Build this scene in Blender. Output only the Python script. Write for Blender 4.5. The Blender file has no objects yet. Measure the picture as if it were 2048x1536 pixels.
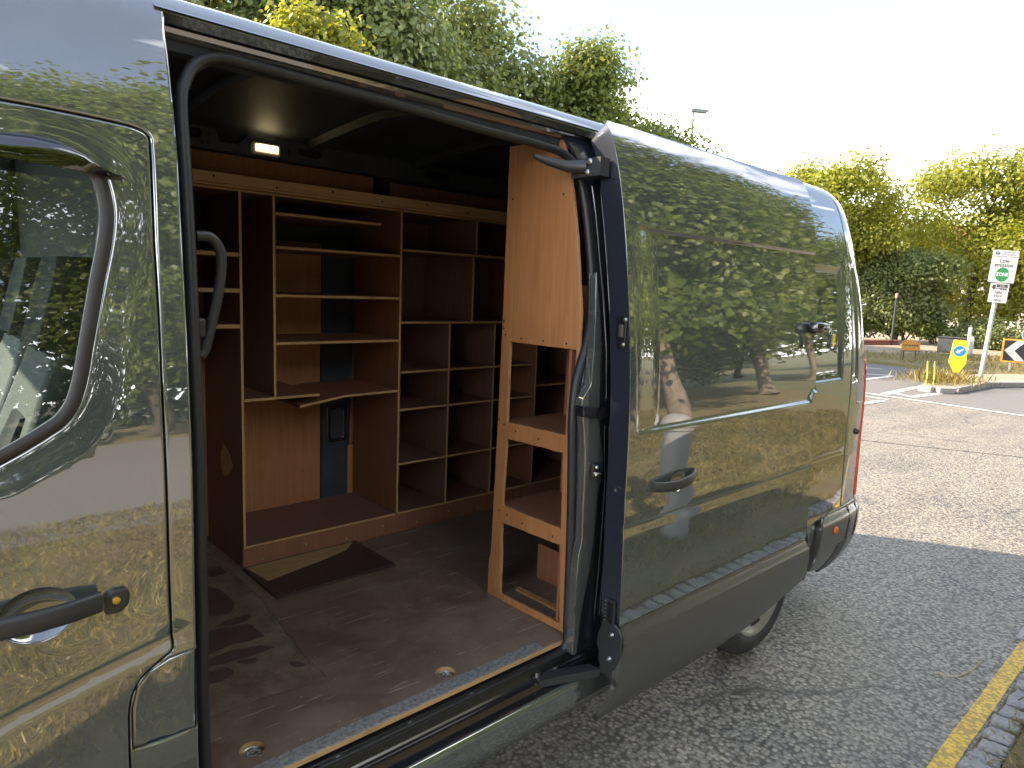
import bpy, bmesh, math, random
import numpy as np
from mathutils import Vector, Matrix
from mathutils.geometry import delaunay_2d_cdt
random.seed(7); RNG = np.random.default_rng(7)
scene = bpy.context.scene
COL = scene.collection

# ------------------------------------------------------------------ camera
cam = bpy.data.cameras.new('camera')
cam.sensor_width = 36.0; cam.lens = 24.008
cam.clip_start = 0.05; cam.clip_end = 2000
camo = bpy.data.objects.new('camera', cam)
camo.matrix_world = Matrix(((0.7381, 0.0644, -0.6716, 0.0), (-0.6735, 0.1295, -0.7278, -1.52), (0.0401, 0.9895, 0.1390, 1.83), (0, 0, 0, 1)))
COL.objects.link(camo); scene.camera = camo

# ------------------------------------------------------------------ sky and sun
SUN_AZ, SUN_EL = math.radians(130.0), math.radians(36.5)
sdir = Vector((math.cos(SUN_AZ) * math.cos(SUN_EL), math.sin(SUN_AZ) * math.cos(SUN_EL), math.sin(SUN_EL)))
w = bpy.data.worlds.new('World'); scene.world = w; w.use_nodes = True
nt = w.node_tree; nt.nodes.clear()
def wn(t, **k):
    n = nt.nodes.new(t)
    for a, b in k.items(): setattr(n, a, b)
    return n
sky = wn('ShaderNodeTexSky', sky_type='NISHITA', sun_disc=False, sun_elevation=SUN_EL, sun_rotation=math.atan2(sdir.x, sdir.y))
sky.air_density = 1.0; sky.dust_density = 0.4; sky.ozone_density = 3.0
bg1 = wn('ShaderNodeBackground'); bg1.inputs['Strength'].default_value = 0.05
bg2 = wn('ShaderNodeBackground'); bg2.inputs['Color'].default_value = (1.0, 0.975, 0.94, 1); bg2.inputs['Strength'].default_value = 2.3
tc = wn('ShaderNodeTexCoord'); mp = wn('ShaderNodeMapping'); mp.inputs['Scale'].default_value = (1.0, 1.0, 2.6); mp.inputs['Location'].default_value = (5.5, 6.2, 0.9)
nz = wn('ShaderNodeTexNoise'); nz.inputs['Scale'].default_value = 1.25; nz.inputs['Detail'].default_value = 9; nz.inputs['Roughness'].default_value = 0.56; nz.inputs['Distortion'].default_value = 0.35
rp = wn('ShaderNodeValToRGB'); rp.color_ramp.elements[0].position = 0.40; rp.color_ramp.elements[1].position = 0.72
rp.color_ramp.elements[0].color = (0.03, 0.03, 0.03, 1); rp.color_ramp.elements[1].color = (0.95, 0.95, 0.95, 1)
mxs = wn('ShaderNodeMixShader'); wo = wn('ShaderNodeOutputWorld')
L = nt.links.new
L(tc.outputs['Generated'], mp.inputs['Vector']); L(mp.outputs['Vector'], nz.inputs['Vector']); sx_ = wn('ShaderNodeSeparateXYZ'); L(tc.outputs['Generated'], sx_.inputs[0])
mz_ = wn('ShaderNodeMath', operation='MULTIPLY_ADD'); mz_.inputs[1].default_value = -0.20; L(sx_.outputs['Z'], mz_.inputs[0]); L(nz.outputs['Fac'], mz_.inputs[2]); L(mz_.outputs[0], rp.inputs['Fac'])   # layer looks thinner overhead
L(sky.outputs['Color'], bg1.inputs['Color']); L(rp.outputs['Color'], mxs.inputs['Fac'])
L(bg1.outputs['Background'], mxs.inputs[1]); L(bg2.outputs['Background'], mxs.inputs[2]); L(mxs.outputs['Shader'], wo.inputs['Surface'])
sun = bpy.data.lights.new('sun', 'SUN'); sun.energy = 2.25; sun.angle = math.radians(0.55); sun.color = (1.0, 0.83, 0.64)
suno = bpy.data.objects.new('sun', sun); suno.rotation_euler = sdir.to_track_quat('Z', 'Y').to_euler(); suno.location = sdir * 40
COL.objects.link(suno)
vs = scene.view_settings
vs.view_transform = 'Standard'; vs.look = 'None'; vs.exposure = 2.92; vs.gamma = 1.0; vs.use_curve_mapping = False

# ------------------------------------------------------------------ material helpers
MAT = {}
def newmat(name):
    m = bpy.data.materials.new(name); m.use_nodes = True
    MAT[name] = m
    n = m.node_tree; p = n.nodes['Principled BSDF']
    return m, n, p
def node(n, t, **k):
    x = n.nodes.new(t)
    for a, b in k.items(): setattr(x, a, b)
    return x
def c4(c): return (c[0], c[1], c[2], 1.0)
def ramp(n, fac, stops):
    r = node(n, 'ShaderNodeValToRGB'); e = r.color_ramp.elements
    while len(e) < len(stops): e.new(0.5)
    for el, (p, c) in zip(e, stops): el.position = p; el.color = c4(c)
    n.links.new(fac, r.inputs['Fac']); return r.outputs['Color']
def coords(n, scale=(1, 1, 1), which='Object', rot=(0, 0, 0)):
    t = node(n, 'ShaderNodeTexCoord'); m = node(n, 'ShaderNodeMapping')
    m.inputs['Scale'].default_value = scale; m.inputs['Rotation'].default_value = rot
    n.links.new(t.outputs[which], m.inputs['Vector']); return m.outputs['Vector']
def noise(n, vec, scale, detail=5, rough=0.55, dist=0.0):
    x = node(n, 'ShaderNodeTexNoise'); x.inputs['Scale'].default_value = scale; x.inputs['Detail'].default_value = detail
    x.inputs['Roughness'].default_value = rough; x.inputs['Distortion'].default_value = dist
    n.links.new(vec, x.inputs['Vector']); return x.outputs['Fac']
def bump(n, p, h, strength, dist):
    b = node(n, 'ShaderNodeBump'); b.inputs['Strength'].default_value = strength; b.inputs['Distance'].default_value = dist
    n.links.new(h, b.inputs['Height']); n.links.new(b.outputs['Normal'], p.inputs['Normal']); return b
def mixc(n, fac, a, b, mode='MIX'):
    x = node(n, 'ShaderNodeMix', data_type='RGBA', blend_type=mode)
    for s, v in ((6, a), (7, b)):
        if isinstance(v, tuple): x.inputs[s].default_value = c4(v)
        else: n.links.new(v, x.inputs[s])
    if isinstance(fac, float): x.inputs[0].default_value = fac
    else: n.links.new(fac, x.inputs[0])
    return x.outputs[2]
def simple(name, col, rough=0.5, metal=0.0, ior=1.5, col2=None, nscale=6.0, bscale=0, bstr=0.2, bdist=0.002, rvar=0.0):
    m, n, p = newmat(name)
    p.inputs['Roughness'].default_value = rough; p.inputs['Metallic'].default_value = metal; p.inputs['IOR'].default_value = ior
    v = coords(n)
    if col2 is None: col2 = tuple(c * 0.82 for c in col)
    f = noise(n, v, nscale, 6, 0.6)
    n.links.new(ramp(n, f, [(0.3, col2), (0.7, col)]), p.inputs['Base Color'])
    if rvar:
        mr = node(n, 'ShaderNodeMapRange'); mr.inputs[3].default_value = max(0.0, rough - rvar); mr.inputs[4].default_value = min(1.0, rough + rvar)
        n.links.new(noise(n, v, nscale * 2.3, 5), mr.inputs[0]); n.links.new(mr.outputs[0], p.inputs['Roughness'])
    if bscale: bump(n, p, noise(n, v, bscale, 4), bstr, bdist)
    return m

# van paint: dark grey-green metallic under a deep gloss, faint dust and orange peel
m, n, p = newmat('van_paint')
v = coords(n)
pb = ramp(n, noise(n, v, 3.0, 4), [(0.3, (0.062, 0.070, 0.067)), (0.7, (0.075, 0.083, 0.079))])
film = mixc(n, 1.0, ramp(n, noise(n, v, 5.0, 9, 0.72, 0.6), [(0.42, (0, 0, 0)), (0.78, (0.55,) * 3)]), ramp(n, noise(n, coords(n, (30, 30, 2.0)), 1.0, 5), [(0.3, (0.35,) * 3), (0.7, (1, 1, 1))]), 'MULTIPLY')
n.links.new(mixc(n, film, pb, (0.17, 0.155, 0.13)), p.inputs['Base Color'])
p.inputs['IOR'].default_value = 3.0
n.links.new(ramp(n, noise(n, v, 9.0, 8, 0.7), [(0.35, (0.012,) * 3), (0.8, (0.042,) * 3)]), p.inputs['Roughness'])
bump(n, p, noise(n, v, 26.0, 3), 0.05, 0.0004)
# navy inner paint on shut faces
m, n, p = newmat('inner_paint'); p.inputs['Base Color'].default_value = (0.018, 0.021, 0.031, 1); p.inputs['Roughness'].default_value = 0.22; p.inputs['IOR'].default_value = 1.9
bump(n, p, noise(n, coords(n), 60, 3), 0.12, 0.0008)
simple('load_black', (0.040, 0.047, 0.065), 0.62, ior=1.6, col2=(0.012, 0.014, 0.022), nscale=3, bscale=18, bstr=0.12, bdist=0.002)
simple('dark_gap', (0.006, 0.006, 0.007), 0.7)
simple('rubber', (0.022, 0.022, 0.024), 0.48, ior=1.5, nscale=12, bscale=90, bstr=0.15, bdist=0.001)
simple('black_plastic', (0.034, 0.034, 0.036), 0.42, nscale=8, bscale=420, bstr=0.25, bdist=0.0006)
simple('grey_trim', (0.060, 0.058, 0.052), 0.27, ior=1.95, col2=(0.055, 0.054, 0.05), nscale=5, bscale=380, bstr=0.2, bdist=0.0005)
simple('gloss_black', (0.014, 0.014, 0.017), 0.12, ior=1.7)
simple('window_seal', (0.034, 0.029, 0.028), 0.50, nscale=9, bscale=300, bstr=0.15, bdist=0.0006)
simple('steel', (0.55, 0.55, 0.53), 0.32, metal=1.0, col2=(0.42, 0.41, 0.38), nscale=14, rvar=0.12)
simple('wheel_silver', (0.52, 0.52, 0.49), 0.3, metal=0.9, col2=(0.44, 0.44, 0.41), nscale=10, rvar=0.08)
simple('brass', (0.82, 0.62, 0.20), 0.25, metal=1.0)
simple('galvanised', (0.36, 0.35, 0.34), 0.6, metal=0.25, col2=(0.12, 0.115, 0.11), nscale=70, bscale=120, bstr=0.2, bdist=0.001)
simple('tyre_rubber', (0.020, 0.020, 0.021), 0.7, col2=(0.035, 0.033, 0.03), nscale=18, bscale=60, bstr=0.3, bdist=0.003)
simple('red_lens', (0.75, 0.07, 0.03), 0.12, col2=(0.65, 0.05, 0.02))
simple('orange_lens', (0.75, 0.18, 0.03), 0.15, col2=(0.6, 0.11, 0.02))
simple('seat_fabric', (0.105, 0.115, 0.112), 0.95, col2=(0.065, 0.072, 0.070), nscale=420, bscale=520, bstr=0.5, bdist=0.002)
simple('seat_dark', (0.026, 0.029, 0.031), 0.95, col2=(0.016, 0.018, 0.02), nscale=420, bscale=520, bstr=0.5, bdist=0.002)
simple('white_paint', (0.72, 0.72, 0.68), 0.6, col2=(0.55, 0.55, 0.51), nscale=10)
simple('sign_white', (0.50, 0.51, 0.51), 0.4, col2=(0.46, 0.47, 0.46), nscale=4)
simple('sign_green', (0.03, 0.20, 0.07), 0.4, col2=(0.025, 0.18, 0.06))
simple('sign_black', (0.016, 0.016, 0.02), 0.5)
simple('sign_grey_print', (0.07, 0.06, 0.07), 0.5)
simple('sign_blue', (0.02, 0.20, 0.58), 0.35, col2=(0.018, 0.17, 0.5))
simple('sign_navy', (0.03, 0.06, 0.25), 0.4)
simple('sign_yellow', (0.90, 0.80, 0.03), 0.4, col2=(0.82, 0.70, 0.02), nscale=3)
simple('sign_orange', (0.72, 0.34, 0.03), 0.5, col2=(0.60, 0.27, 0.02), nscale=5)
simple('sign_brown', (0.50, 0.24, 0.05), 0.6, col2=(0.40, 0.18, 0.035), nscale=8)
simple('post_grey', (0.50, 0.52, 0.51), 0.5, metal=0.2, col2=(0.40, 0.41, 0.40), nscale=7)
simple('lamp_post_grey', (0.12, 0.13, 0.13), 0.5)
simple('bollard_grey', (0.30, 0.30, 0.29), 0.45, col2=(0.24, 0.24, 0.23), nscale=5, bscale=70, bstr=0.15, bdist=0.002)
simple('concrete', (0.36, 0.34, 0.31), 0.9, col2=(0.26, 0.245, 0.22), nscale=16, bscale=70, bstr=0.4, bdist=0.004)
simple('granite', (0.34, 0.33, 0.32), 0.85, col2=(0.19, 0.185, 0.18), nscale=60, bscale=45, bstr=0.6, bdist=0.01)
simple('brick_red', (0.24, 0.085, 0.055), 0.9, col2=(0.17, 0.06, 0.04), nscale=9, bscale=50, bstr=0.4, bdist=0.006)
simple('bark', (0.105, 0.085, 0.065), 0.95, col2=(0.045, 0.037, 0.03), nscale=9, bscale=22, bstr=0.8, bdist=0.03)
simple('bark_pale', (0.24, 0.195, 0.15), 0.95, col2=(0.13, 0.105, 0.08), nscale=8, bscale=22, bstr=0.8, bdist=0.03)
simple('pale_render', (0.62, 0.61, 0.58), 0.8)
simple('cabinet_dark', (0.035, 0.038, 0.038), 0.6)
simple('dry_stem', (0.50, 0.40, 0.22), 0.9, col2=(0.36, 0.28, 0.14))
simple('green_weed', (0.40, 0.42, 0.06), 0.8, col2=(0.30, 0.33, 0.05))
simple('pink_lamp', (0.42, 0.26, 0.22), 0.6)
simple('tag_yellow', (0.85, 0.68, 0.02), 0.4)

def glassmat(name, tint, refl_ior=1.5, rough=0.0):
    m = bpy.data.materials.new(name); m.use_nodes = True; MAT[name] = m
    n = m.node_tree; n.nodes.clear()
    o = node(n, 'ShaderNodeOutputMaterial'); mx = node(n, 'ShaderNodeMixShader')
    tr = node(n, 'ShaderNodeBsdfTransparent'); tr.inputs['Color'].default_value = c4(tint)
    gl = node(n, 'ShaderNodeBsdfGlossy'); gl.inputs['Roughness'].default_value = rough
    fr = node(n, 'ShaderNodeFresnel'); fr.inputs['IOR'].default_value = refl_ior
    n.links.new(fr.outputs[0], mx.inputs[0]); n.links.new(tr.outputs[0], mx.inputs[1]); n.links.new(gl.outputs[0], mx.inputs[2]); n.links.new(mx.outputs[0], o.inputs[0])
glassmat('window_glass', (0.74, 0.86, 0.80), 2.1)
glassmat('screen_glass', (0.92, 0.95, 0.94), 1.5)
# tinted wind deflector
glassmat('smoke_acrylic', (0.10, 0.10, 0.12), 2.3)
m, n, p = newmat('led'); p.inputs['Base Color'].default_value = (0.9, 0.85, 0.7, 1); p.inputs['Emission Color'].default_value = (1.0, 0.80, 0.42, 1); p.inputs['Emission Strength'].default_value = 4.0
m, n, p = newmat('lamp_lens'); p.inputs['Base Color'].default_value = (0.55, 0.45, 0.30, 1); p.inputs['Roughness'].default_value = 0.3; p.inputs['Emission Color'].default_value = (1.0, 0.72, 0.35, 1); p.inputs['Emission Strength'].default_value = 0.3

def plywood(name, cols, grain=(26, 26, 1.3), rough=0.55, stain=None, rot=(0, 0, 0)):
    m, n, p = newmat(name)
    v = coords(n, grain, rot=rot); v2 = coords(n)
    f = noise(n, v, 2.2, 7, 0.62, 0.6)
    col = ramp(n, f, [(0.25, cols[0]), (0.5, cols[1]), (0.75, cols[2])])
    b = noise(n, v2, 2.2, 4, 0.6)
    col = mixc(n, ramp(n, b, [(0.35, (0, 0, 0)), (0.75, (0.55,) * 3)]), col, cols[0])
    if stain:
        s = noise(n, v2, 7.0, 9, 0.72)
        col = mixc(n, ramp(n, s, [(0.56, (0, 0, 0)), (0.72, (0.7,) * 3)]), col, stain)
    n.links.new(col, p.inputs['Base Color']); p.inputs['Roughness'].default_value = rough
    bump(n, p, f, 0.25, 0.0012)
    return m
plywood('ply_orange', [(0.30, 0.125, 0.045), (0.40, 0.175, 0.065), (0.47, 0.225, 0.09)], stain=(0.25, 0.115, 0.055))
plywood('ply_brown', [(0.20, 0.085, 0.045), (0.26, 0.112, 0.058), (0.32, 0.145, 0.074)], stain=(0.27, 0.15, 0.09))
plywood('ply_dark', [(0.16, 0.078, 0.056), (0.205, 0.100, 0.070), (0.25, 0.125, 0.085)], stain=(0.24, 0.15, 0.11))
plywood('ply_edge', [(0.36, 0.20, 0.08), (0.52, 0.33, 0.15), (0.60, 0.41, 0.21)], grain=(3, 3, 150), stain=(0.20, 0.12, 0.06))
plywood('pine_rail', [(0.36, 0.21, 0.10), (0.48, 0.30, 0.16), (0.56, 0.37, 0.20)], grain=(1.4, 20, 24), stain=(0.30, 0.17, 0.08))
plywood('ply_worn_edge', [(0.28, 0.13, 0.05), (0.46, 0.25, 0.10), (0.55, 0.34, 0.16)], grain=(18, 18, 18), stain=(0.16, 0.08, 0.04))
plywood('board_top', [(0.040, 0.026, 0.022), (0.055, 0.036, 0.030), (0.075, 0.052, 0.042)], grain=(4, 30, 4), rough=0.42)
plywood('board_pine', [(0.30, 0.19, 0.09), (0.42, 0.28, 0.13), (0.50, 0.35, 0.18)], grain=(2, 30, 4), rough=0.6)

# scuffed phenolic ply of the load floor: film, wear, dust and white scratches
m, n, p = newmat('floor_ply')
v = coords(n)
base = ramp(n, noise(n, v, 2.3, 8, 0.68, 0.4), [(0.28, (0.10, 0.063, 0.046)), (0.5, (0.16, 0.110, 0.078)), (0.75, (0.24, 0.18, 0.122))])
dust = noise(n, v, 5.5, 10, 0.75)
base = mixc(n, ramp(n, dust, [(0.47, (0, 0, 0)), (0.72, (0.75,) * 3)]), base, (0.25, 0.195, 0.135))
vor = node(n, 'ShaderNodeTexVoronoi'); vor.inputs['Scale'].default_value = 34; n.links.new(v, vor.inputs['Vector'])
speck = ramp(n, vor.outputs['Distance'], [(0.0, (1, 1, 1)), (0.11, (0, 0, 0))])
gate = ramp(n, noise(n, v, 9.0, 2), [(0.50, (0, 0, 0)), (0.56, (1, 1, 1))])
base = mixc(n, mixc(n, 1.0, speck, gate, 'MULTIPLY'), base, (0.55, 0.50, 0.42))
sv = coords(n, (1.0, 14.0, 1.0), rot=(0, 0, 0.6))
base = mixc(n, ramp(n, noise(n, sv, 6.0, 3, 0.4), [(0.66, (0, 0, 0)), (0.69, (0.6,) * 3)]), base, (0.38, 0.32, 0.25))
n.links.new(base, p.inputs['Base Color'])
n.links.new(ramp(n, dust, [(0.35, (0.34,) * 3), (0.7, (0.75,) * 3)]), p.inputs['Roughness'])
bump(n, p, noise(n, v, 60, 5), 0.3, 0.0015)
# bare worn patch beside the bulkhead where the film came off
m, n, p = newmat('floor_bare')
v = coords(n)
f1 = noise(n, v, 7.0, 8, 0.7, 0.5)
bc = ramp(n, f1, [(0.3, (0.105, 0.072, 0.048)), (0.5, (0.165, 0.125, 0.082)), (0.72, (0.25, 0.20, 0.125))])
bc = mixc(n, ramp(n, noise(n, v, 22, 6, 0.7), [(0.5, (0, 0, 0)), (0.7, (0.55,) * 3)]), bc, (0.12, 0.05, 0.025))
n.links.new(bc, p.inputs['Base Color']); p.inputs['Roughness'].default_value = 0.9
bump(n, p, noise(n, v, 90, 5), 0.5, 0.002)
simple('floor_film', (0.105, 0.070, 0.058), 0.5, col2=(0.075, 0.050, 0.044), nscale=14, bscale=40, bstr=0.2, bdist=0.002)
simple('floor_tile', (0.045, 0.043, 0.042), 0.6, col2=(0.03, 0.03, 0.03), nscale=20, bscale=60, bstr=0.3, bdist=0.002)

# asphalt with exposed chippings
m, n, p = newmat('asphalt')
v = coords(n)
vo = node(n, 'ShaderNodeTexVoronoi'); vo.inputs['Scale'].default_value = 52; vo.inputs['Randomness'].default_value = 1.0; n.links.new(v, vo.inputs['Vector'])
sep = node(n, 'ShaderNodeSeparateColor'); n.links.new(vo.outputs['Color'], sep.inputs[0])
stone = ramp(n, sep.outputs[0], [(0.0, (0.135, 0.13, 0.118)), (0.45, (0.21, 0.20, 0.178)), (0.8, (0.28, 0.26, 0.222)), (1.0, (0.36, 0.325, 0.265))])
matrix = ramp(n, vo.outputs['Distance'], [(0.42, (0, 0, 0)), (0.72, (1, 1, 1))])
col = mixc(n, matrix, stone, (0.045, 0.042, 0.040))
big = noise(n, v, 0.9, 7, 0.65)
col = mixc(n, ramp(n, big, [(0.35, (0, 0, 0)), (0.75, (0.35,) * 3)]), col, (0.24, 0.215, 0.17))
wear = noise(n, coords(n, (0.25, 1.1, 1.0)), 1.3, 6, 0.6)
col = mixc(n, 1.0, col, ramp(n, wear, [(0.3, (0.70, 0.69, 0.67)), (0.52, (1.0, 0.98, 0.94)), (0.75, (1.16, 1.12, 1.03))]), 'MULTIPLY')
ve = node(n, 'ShaderNodeTexVoronoi', feature='DISTANCE_TO_EDGE'); ve.inputs['Scale'].default_value = 0.42
dv_ = node(n, 'ShaderNodeTexNoise'); dv_.inputs['Scale'].default_value = 2.2; dv_.inputs['Detail'].default_value = 6; n.links.new(v, dv_.inputs['Vector'])
va = node(n, 'ShaderNodeVectorMath', operation='MULTIPLY_ADD'); va.inputs[1].default_value = (0.5, 0.5, 0.0); n.links.new(dv_.outputs['Color'], va.inputs[0]); n.links.new(v, va.inputs[2]); n.links.new(va.outputs[0], ve.inputs['Vector'])
crk = mixc(n, 1.0, ramp(n, ve.outputs['Distance'], [(0.0, (1, 1, 1)), (0.006, (0, 0, 0))]), ramp(n, noise(n, v, 0.5, 3), [(0.50, (0, 0, 0)), (0.60, (0.8,) * 3)]), 'MULTIPLY')
col = mixc(n, crk, col, (0.035, 0.032, 0.03))
oil = ramp(n, noise(n, v, 1.9, 4, 0.5), [(0.66, (0, 0, 0)), (0.74, (0.55,) * 3)])
col = mixc(n, oil, col, (0.055, 0.05, 0.045))
n.links.new(col, p.inputs['Base Color']); p.inputs['Roughness'].default_value = 0.62
inv = node(n, 'ShaderNodeMath', operation='SUBTRACT'); inv.inputs[0].default_value = 1.0; n.links.new(vo.outputs['Distance'], inv.inputs[1])
bump(n, p, inv.outputs[0], 0.9, 0.007)
# older smooth asphalt of the junction
m, n, p = newmat('asphalt_smooth')
v = coords(n)
n.links.new(ramp(n, noise(n, v, 40, 6, 0.7), [(0.3, (0.085, 0.083, 0.082)), (0.7, (0.155, 0.148, 0.14))]), p.inputs['Base Color']); p.inputs['Roughness'].default_value = 0.8
bump(n, p, noise(n, v, 90, 3), 0.5, 0.006)
simple('sandy_tarmac', (0.33, 0.265, 0.19), 0.9, col2=(0.22, 0.175, 0.125), nscale=12, bscale=80, bstr=0.4, bdist=0.006)
simple('path_tarmac', (0.19, 0.18, 0.17), 0.9, col2=(0.14, 0.135, 0.128), nscale=22, bscale=80, bstr=0.4, bdist=0.006)
# worn road paints with gaps where chippings show
def roadpaint(name, c1, c2, cut):
    m, n, p = newmat(name); v = coords(n)
    vo = node(n, 'ShaderNodeTexVoronoi'); vo.inputs['Scale'].default_value = 52; n.links.new(v, vo.inputs['Vector'])
    c = ramp(n, noise(n, v, 14, 6), [(0.3, c1), (0.7, c2)])
    g = mixc(n, 0.5, ramp(n, vo.outputs['Distance'], [(0.45, (0, 0, 0)), (0.62, (1, 1, 1))]), ramp(n, noise(n, v, 20, 7, 0.7), [(cut, (0, 0, 0)), (cut + 0.06, (1, 1, 1))]))
    n.links.new(mixc(n, g, c, (0.10, 0.095, 0.085)), p.inputs['Base Color']); p.inputs['Roughness'].default_value = 0.7
    inv = node(n, 'ShaderNodeMath', operation='SUBTRACT'); inv.inputs[0].default_value = 1.0; n.links.new(vo.outputs['Distance'], inv.inputs[1])
    bump(n, p, inv.outputs[0], 0.7, 0.006)
roadpaint('yellow_line', (0.62, 0.38, 0.035), (0.78, 0.50, 0.06), 0.66)
roadpaint('white_line', (0.55, 0.54, 0.50), (0.72, 0.71, 0.67), 0.62)
# verge soil and thatch
m, n, p = newmat('verge_soil'); v = coords(n)
f = noise(n, v, 1.1, 8, 0.7)
c = ramp(n, f, [(0.25, (0.17, 0.105, 0.06)), (0.45, (0.22, 0.17, 0.075)), (0.6, (0.17, 0.165, 0.06)), (0.8, (0.24, 0.19, 0.09))])
c = mixc(n, ramp(n, noise(n, v, 30, 8, 0.75), [(0.4, (0, 0, 0)), (0.7, (0.6,) * 3)]), c, (0.09, 0.075, 0.035))
n.links.new(c, p.inputs['Base Color']); p.inputs['Roughness'].default_value = 0.95
bump(n, p, noise(n, v, 45, 8, 0.75), 0.9, 0.03)
# ground far out
simple('meadow', (0.10, 0.12, 0.045), 0.95, col2=(0.16, 0.14, 0.07), nscale=0.4)

def leafmat(name, dark, mid, bright, trans=0.45, patch=0.5):
    m = bpy.data.materials.new(name); m.use_nodes = True; MAT[name] = m
    n = m.node_tree; p = n.nodes['Principled BSDF']; o = n.nodes['Material Output']
    g = node(n, 'ShaderNodeNewGeometry')
    col = ramp(n, g.outputs['Random Per Island'], [(0.0, dark), (0.5, mid), (1.0, bright)])
    v = coords(n)
    col = mixc(n, ramp(n, noise(n, v, patch, 3), [(0.42, (0, 0, 0)), (0.66, (0.75,) * 3)]), col, bright)
    n.links.new(col, p.inputs['Base Color']); p.inputs['Roughness'].default_value = 0.42
    t = node(n, 'ShaderNodeBsdfTranslucent'); mx = node(n, 'ShaderNodeMixShader'); mx.inputs[0].default_value = trans
    tint = mixc(n, 1.0, col, (1.25, 1.15, 0.55), 'MULTIPLY'); n.links.new(tint, t.inputs['Color'])
    n.links.new(p.outputs[0], mx.inputs[1]); n.links.new(t.outputs[0], mx.inputs[2]); n.links.new(mx.outputs[0], o.inputs['Surface'])
leafmat('lime_leaf', (0.065, 0.105, 0.020), (0.125, 0.180, 0.034), (0.205, 0.245, 0.05), trans=0.5)
leafmat('yellow_leaf', (0.14, 0.170, 0.022), (0.23, 0.260, 0.034), (0.34, 0.345, 0.055), trans=0.52)
leafmat('olive_leaf', (0.085, 0.125, 0.034), (0.140, 0.190, 0.050), (0.22, 0.25, 0.065), trans=0.52)
leafmat('dark_leaf', (0.022, 0.036, 0.014), (0.042, 0.060, 0.022), (0.075, 0.095, 0.032))
leafmat('grey_leaf', (0.105, 0.145, 0.062), (0.175, 0.220, 0.095), (0.25, 0.285, 0.11), trans=0.52)
leafmat('ivy_leaf', (0.025, 0.042, 0.014), (0.050, 0.075, 0.022), (0.10, 0.125, 0.04), trans=0.25)
leafmat('grass_blade', (0.12, 0.11, 0.03), (0.24, 0.20, 0.055), (0.40, 0.32, 0.11), trans=0.3, patch=1.2)
leafmat('green_blade', (0.07, 0.085, 0.02), (0.12, 0.135, 0.035), (0.21, 0.19, 0.06), trans=0.3, patch=1.2)

# ------------------------------------------------------------------ object helpers
def link(o, parent=None):
    COL.objects.link(o)
    if parent is not None: o.parent = parent
    return o
def thing(name, label, cat, loc=(0, 0, 0), group=None):
    o = bpy.data.objects.new(name, None); o.empty_display_size = 0.2
    o.location = loc; o['label'] = label; o['category'] = cat
    if group: o['group'] = group
    return link(o)
def tag(o, label, cat, group=None):
    o['label'] = label; o['category'] = cat
    if group: o['group'] = group
    return o
def kind(o, k): o['kind'] = k; return o
def world_to_local(o, parent):
    # children are authored in world space; undo the parent's offset
    if parent is not None:
        off = Vector((0, 0, 0)); q = parent
        while q is not None: off += q.location; q = q.parent
        o.location = -off
def mesh_obj(name, verts, faces, mats, parent=None, smooth=False, midx=None):
    me = bpy.data.meshes.new(name); me.from_pydata([tuple(v) for v in verts], [], faces)
    for mm in (mats if isinstance(mats, (list, tuple)) else [mats]): me.materials.append(MAT[mm])
    if smooth: me.polygons.foreach_set('use_smooth', [True] * len(me.polygons))
    if midx is not None: me.polygons.foreach_set('material_index', midx)
    me.update()
    o = bpy.data.objects.new(name, me); link(o, parent); world_to_local(o, parent)
    return o
def bm_obj(name, bm, mats, parent=None, smooth=None):
    me = bpy.data.meshes.new(name); bm.to_mesh(me); bm.free()
    for mm in (mats if isinstance(mats, (list, tuple)) else [mats]): me.materials.append(MAT[mm])
    o = bpy.data.objects.new(name, me); link(o, parent); world_to_local(o, parent)
    if smooth is not None:
        me.polygons.foreach_set('use_smooth', [True] * len(me.polygons)); me.set_sharp_from_angle(angle=math.radians(smooth))
    return o
BOXF = [(0, 3, 2, 1), (4, 5, 6, 7), (0, 1, 5, 4), (1, 2, 6, 5), (2, 3, 7, 6), (3, 0, 4, 7)]   # -z +z -y +x +y -x
def bm_box(bm, a, b, bev=0.0, mats=None, M=None):
    vs = [bm.verts.new((x, y, z)) for x, y, z in ((a[0], a[1], a[2]), (b[0], a[1], a[2]), (b[0], b[1], a[2]), (a[0], b[1], a[2]), (a[0], a[1], b[2]), (b[0], a[1], b[2]), (b[0], b[1], b[2]), (a[0], b[1], b[2]))]
    fs = [bm.faces.new([vs[i] for i in f]) for f in BOXF]
    if mats:
        for f, mi in zip(fs, mats): f.material_index = mi
    if bev > 0:
        es = list({e for f in fs for e in f.edges})
        r = bmesh.ops.bevel(bm, geom=es, offset=bev, segments=1, affect='EDGES', profile=0.5)
        vs = list({v for v in vs if v.is_valid} | {v for f in r['faces'] for v in f.verts})
    if M is not None: bmesh.ops.transform(bm, matrix=M, verts=[v for v in vs if v.is_valid])
    return vs
def box(name, a, b, mat, parent=None, bev=0.0015, mats=None, M=None):
    bm = bmesh.new(); bm_box(bm, a, b, bev, mats, M); return bm_obj(name, bm, mat, parent)
def loft(rings, close=True, cap=True):
    """rings: list of equal-length lists of points -> verts, faces"""
    n = len(rings[0]); V = [p for r in rings for p in r]; F = []
    for i in range(len(rings) - 1):
        for j in range(n if close else n - 1):
            k = (j + 1) % n
            F.append((i * n + j, i * n + k, (i + 1) * n + k, (i + 1) * n + j))
    if cap and close: F.append(tuple(range(n - 1, -1, -1))); F.append(tuple(range((len(rings) - 1) * n, len(rings) * n)))
    return V, F
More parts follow.
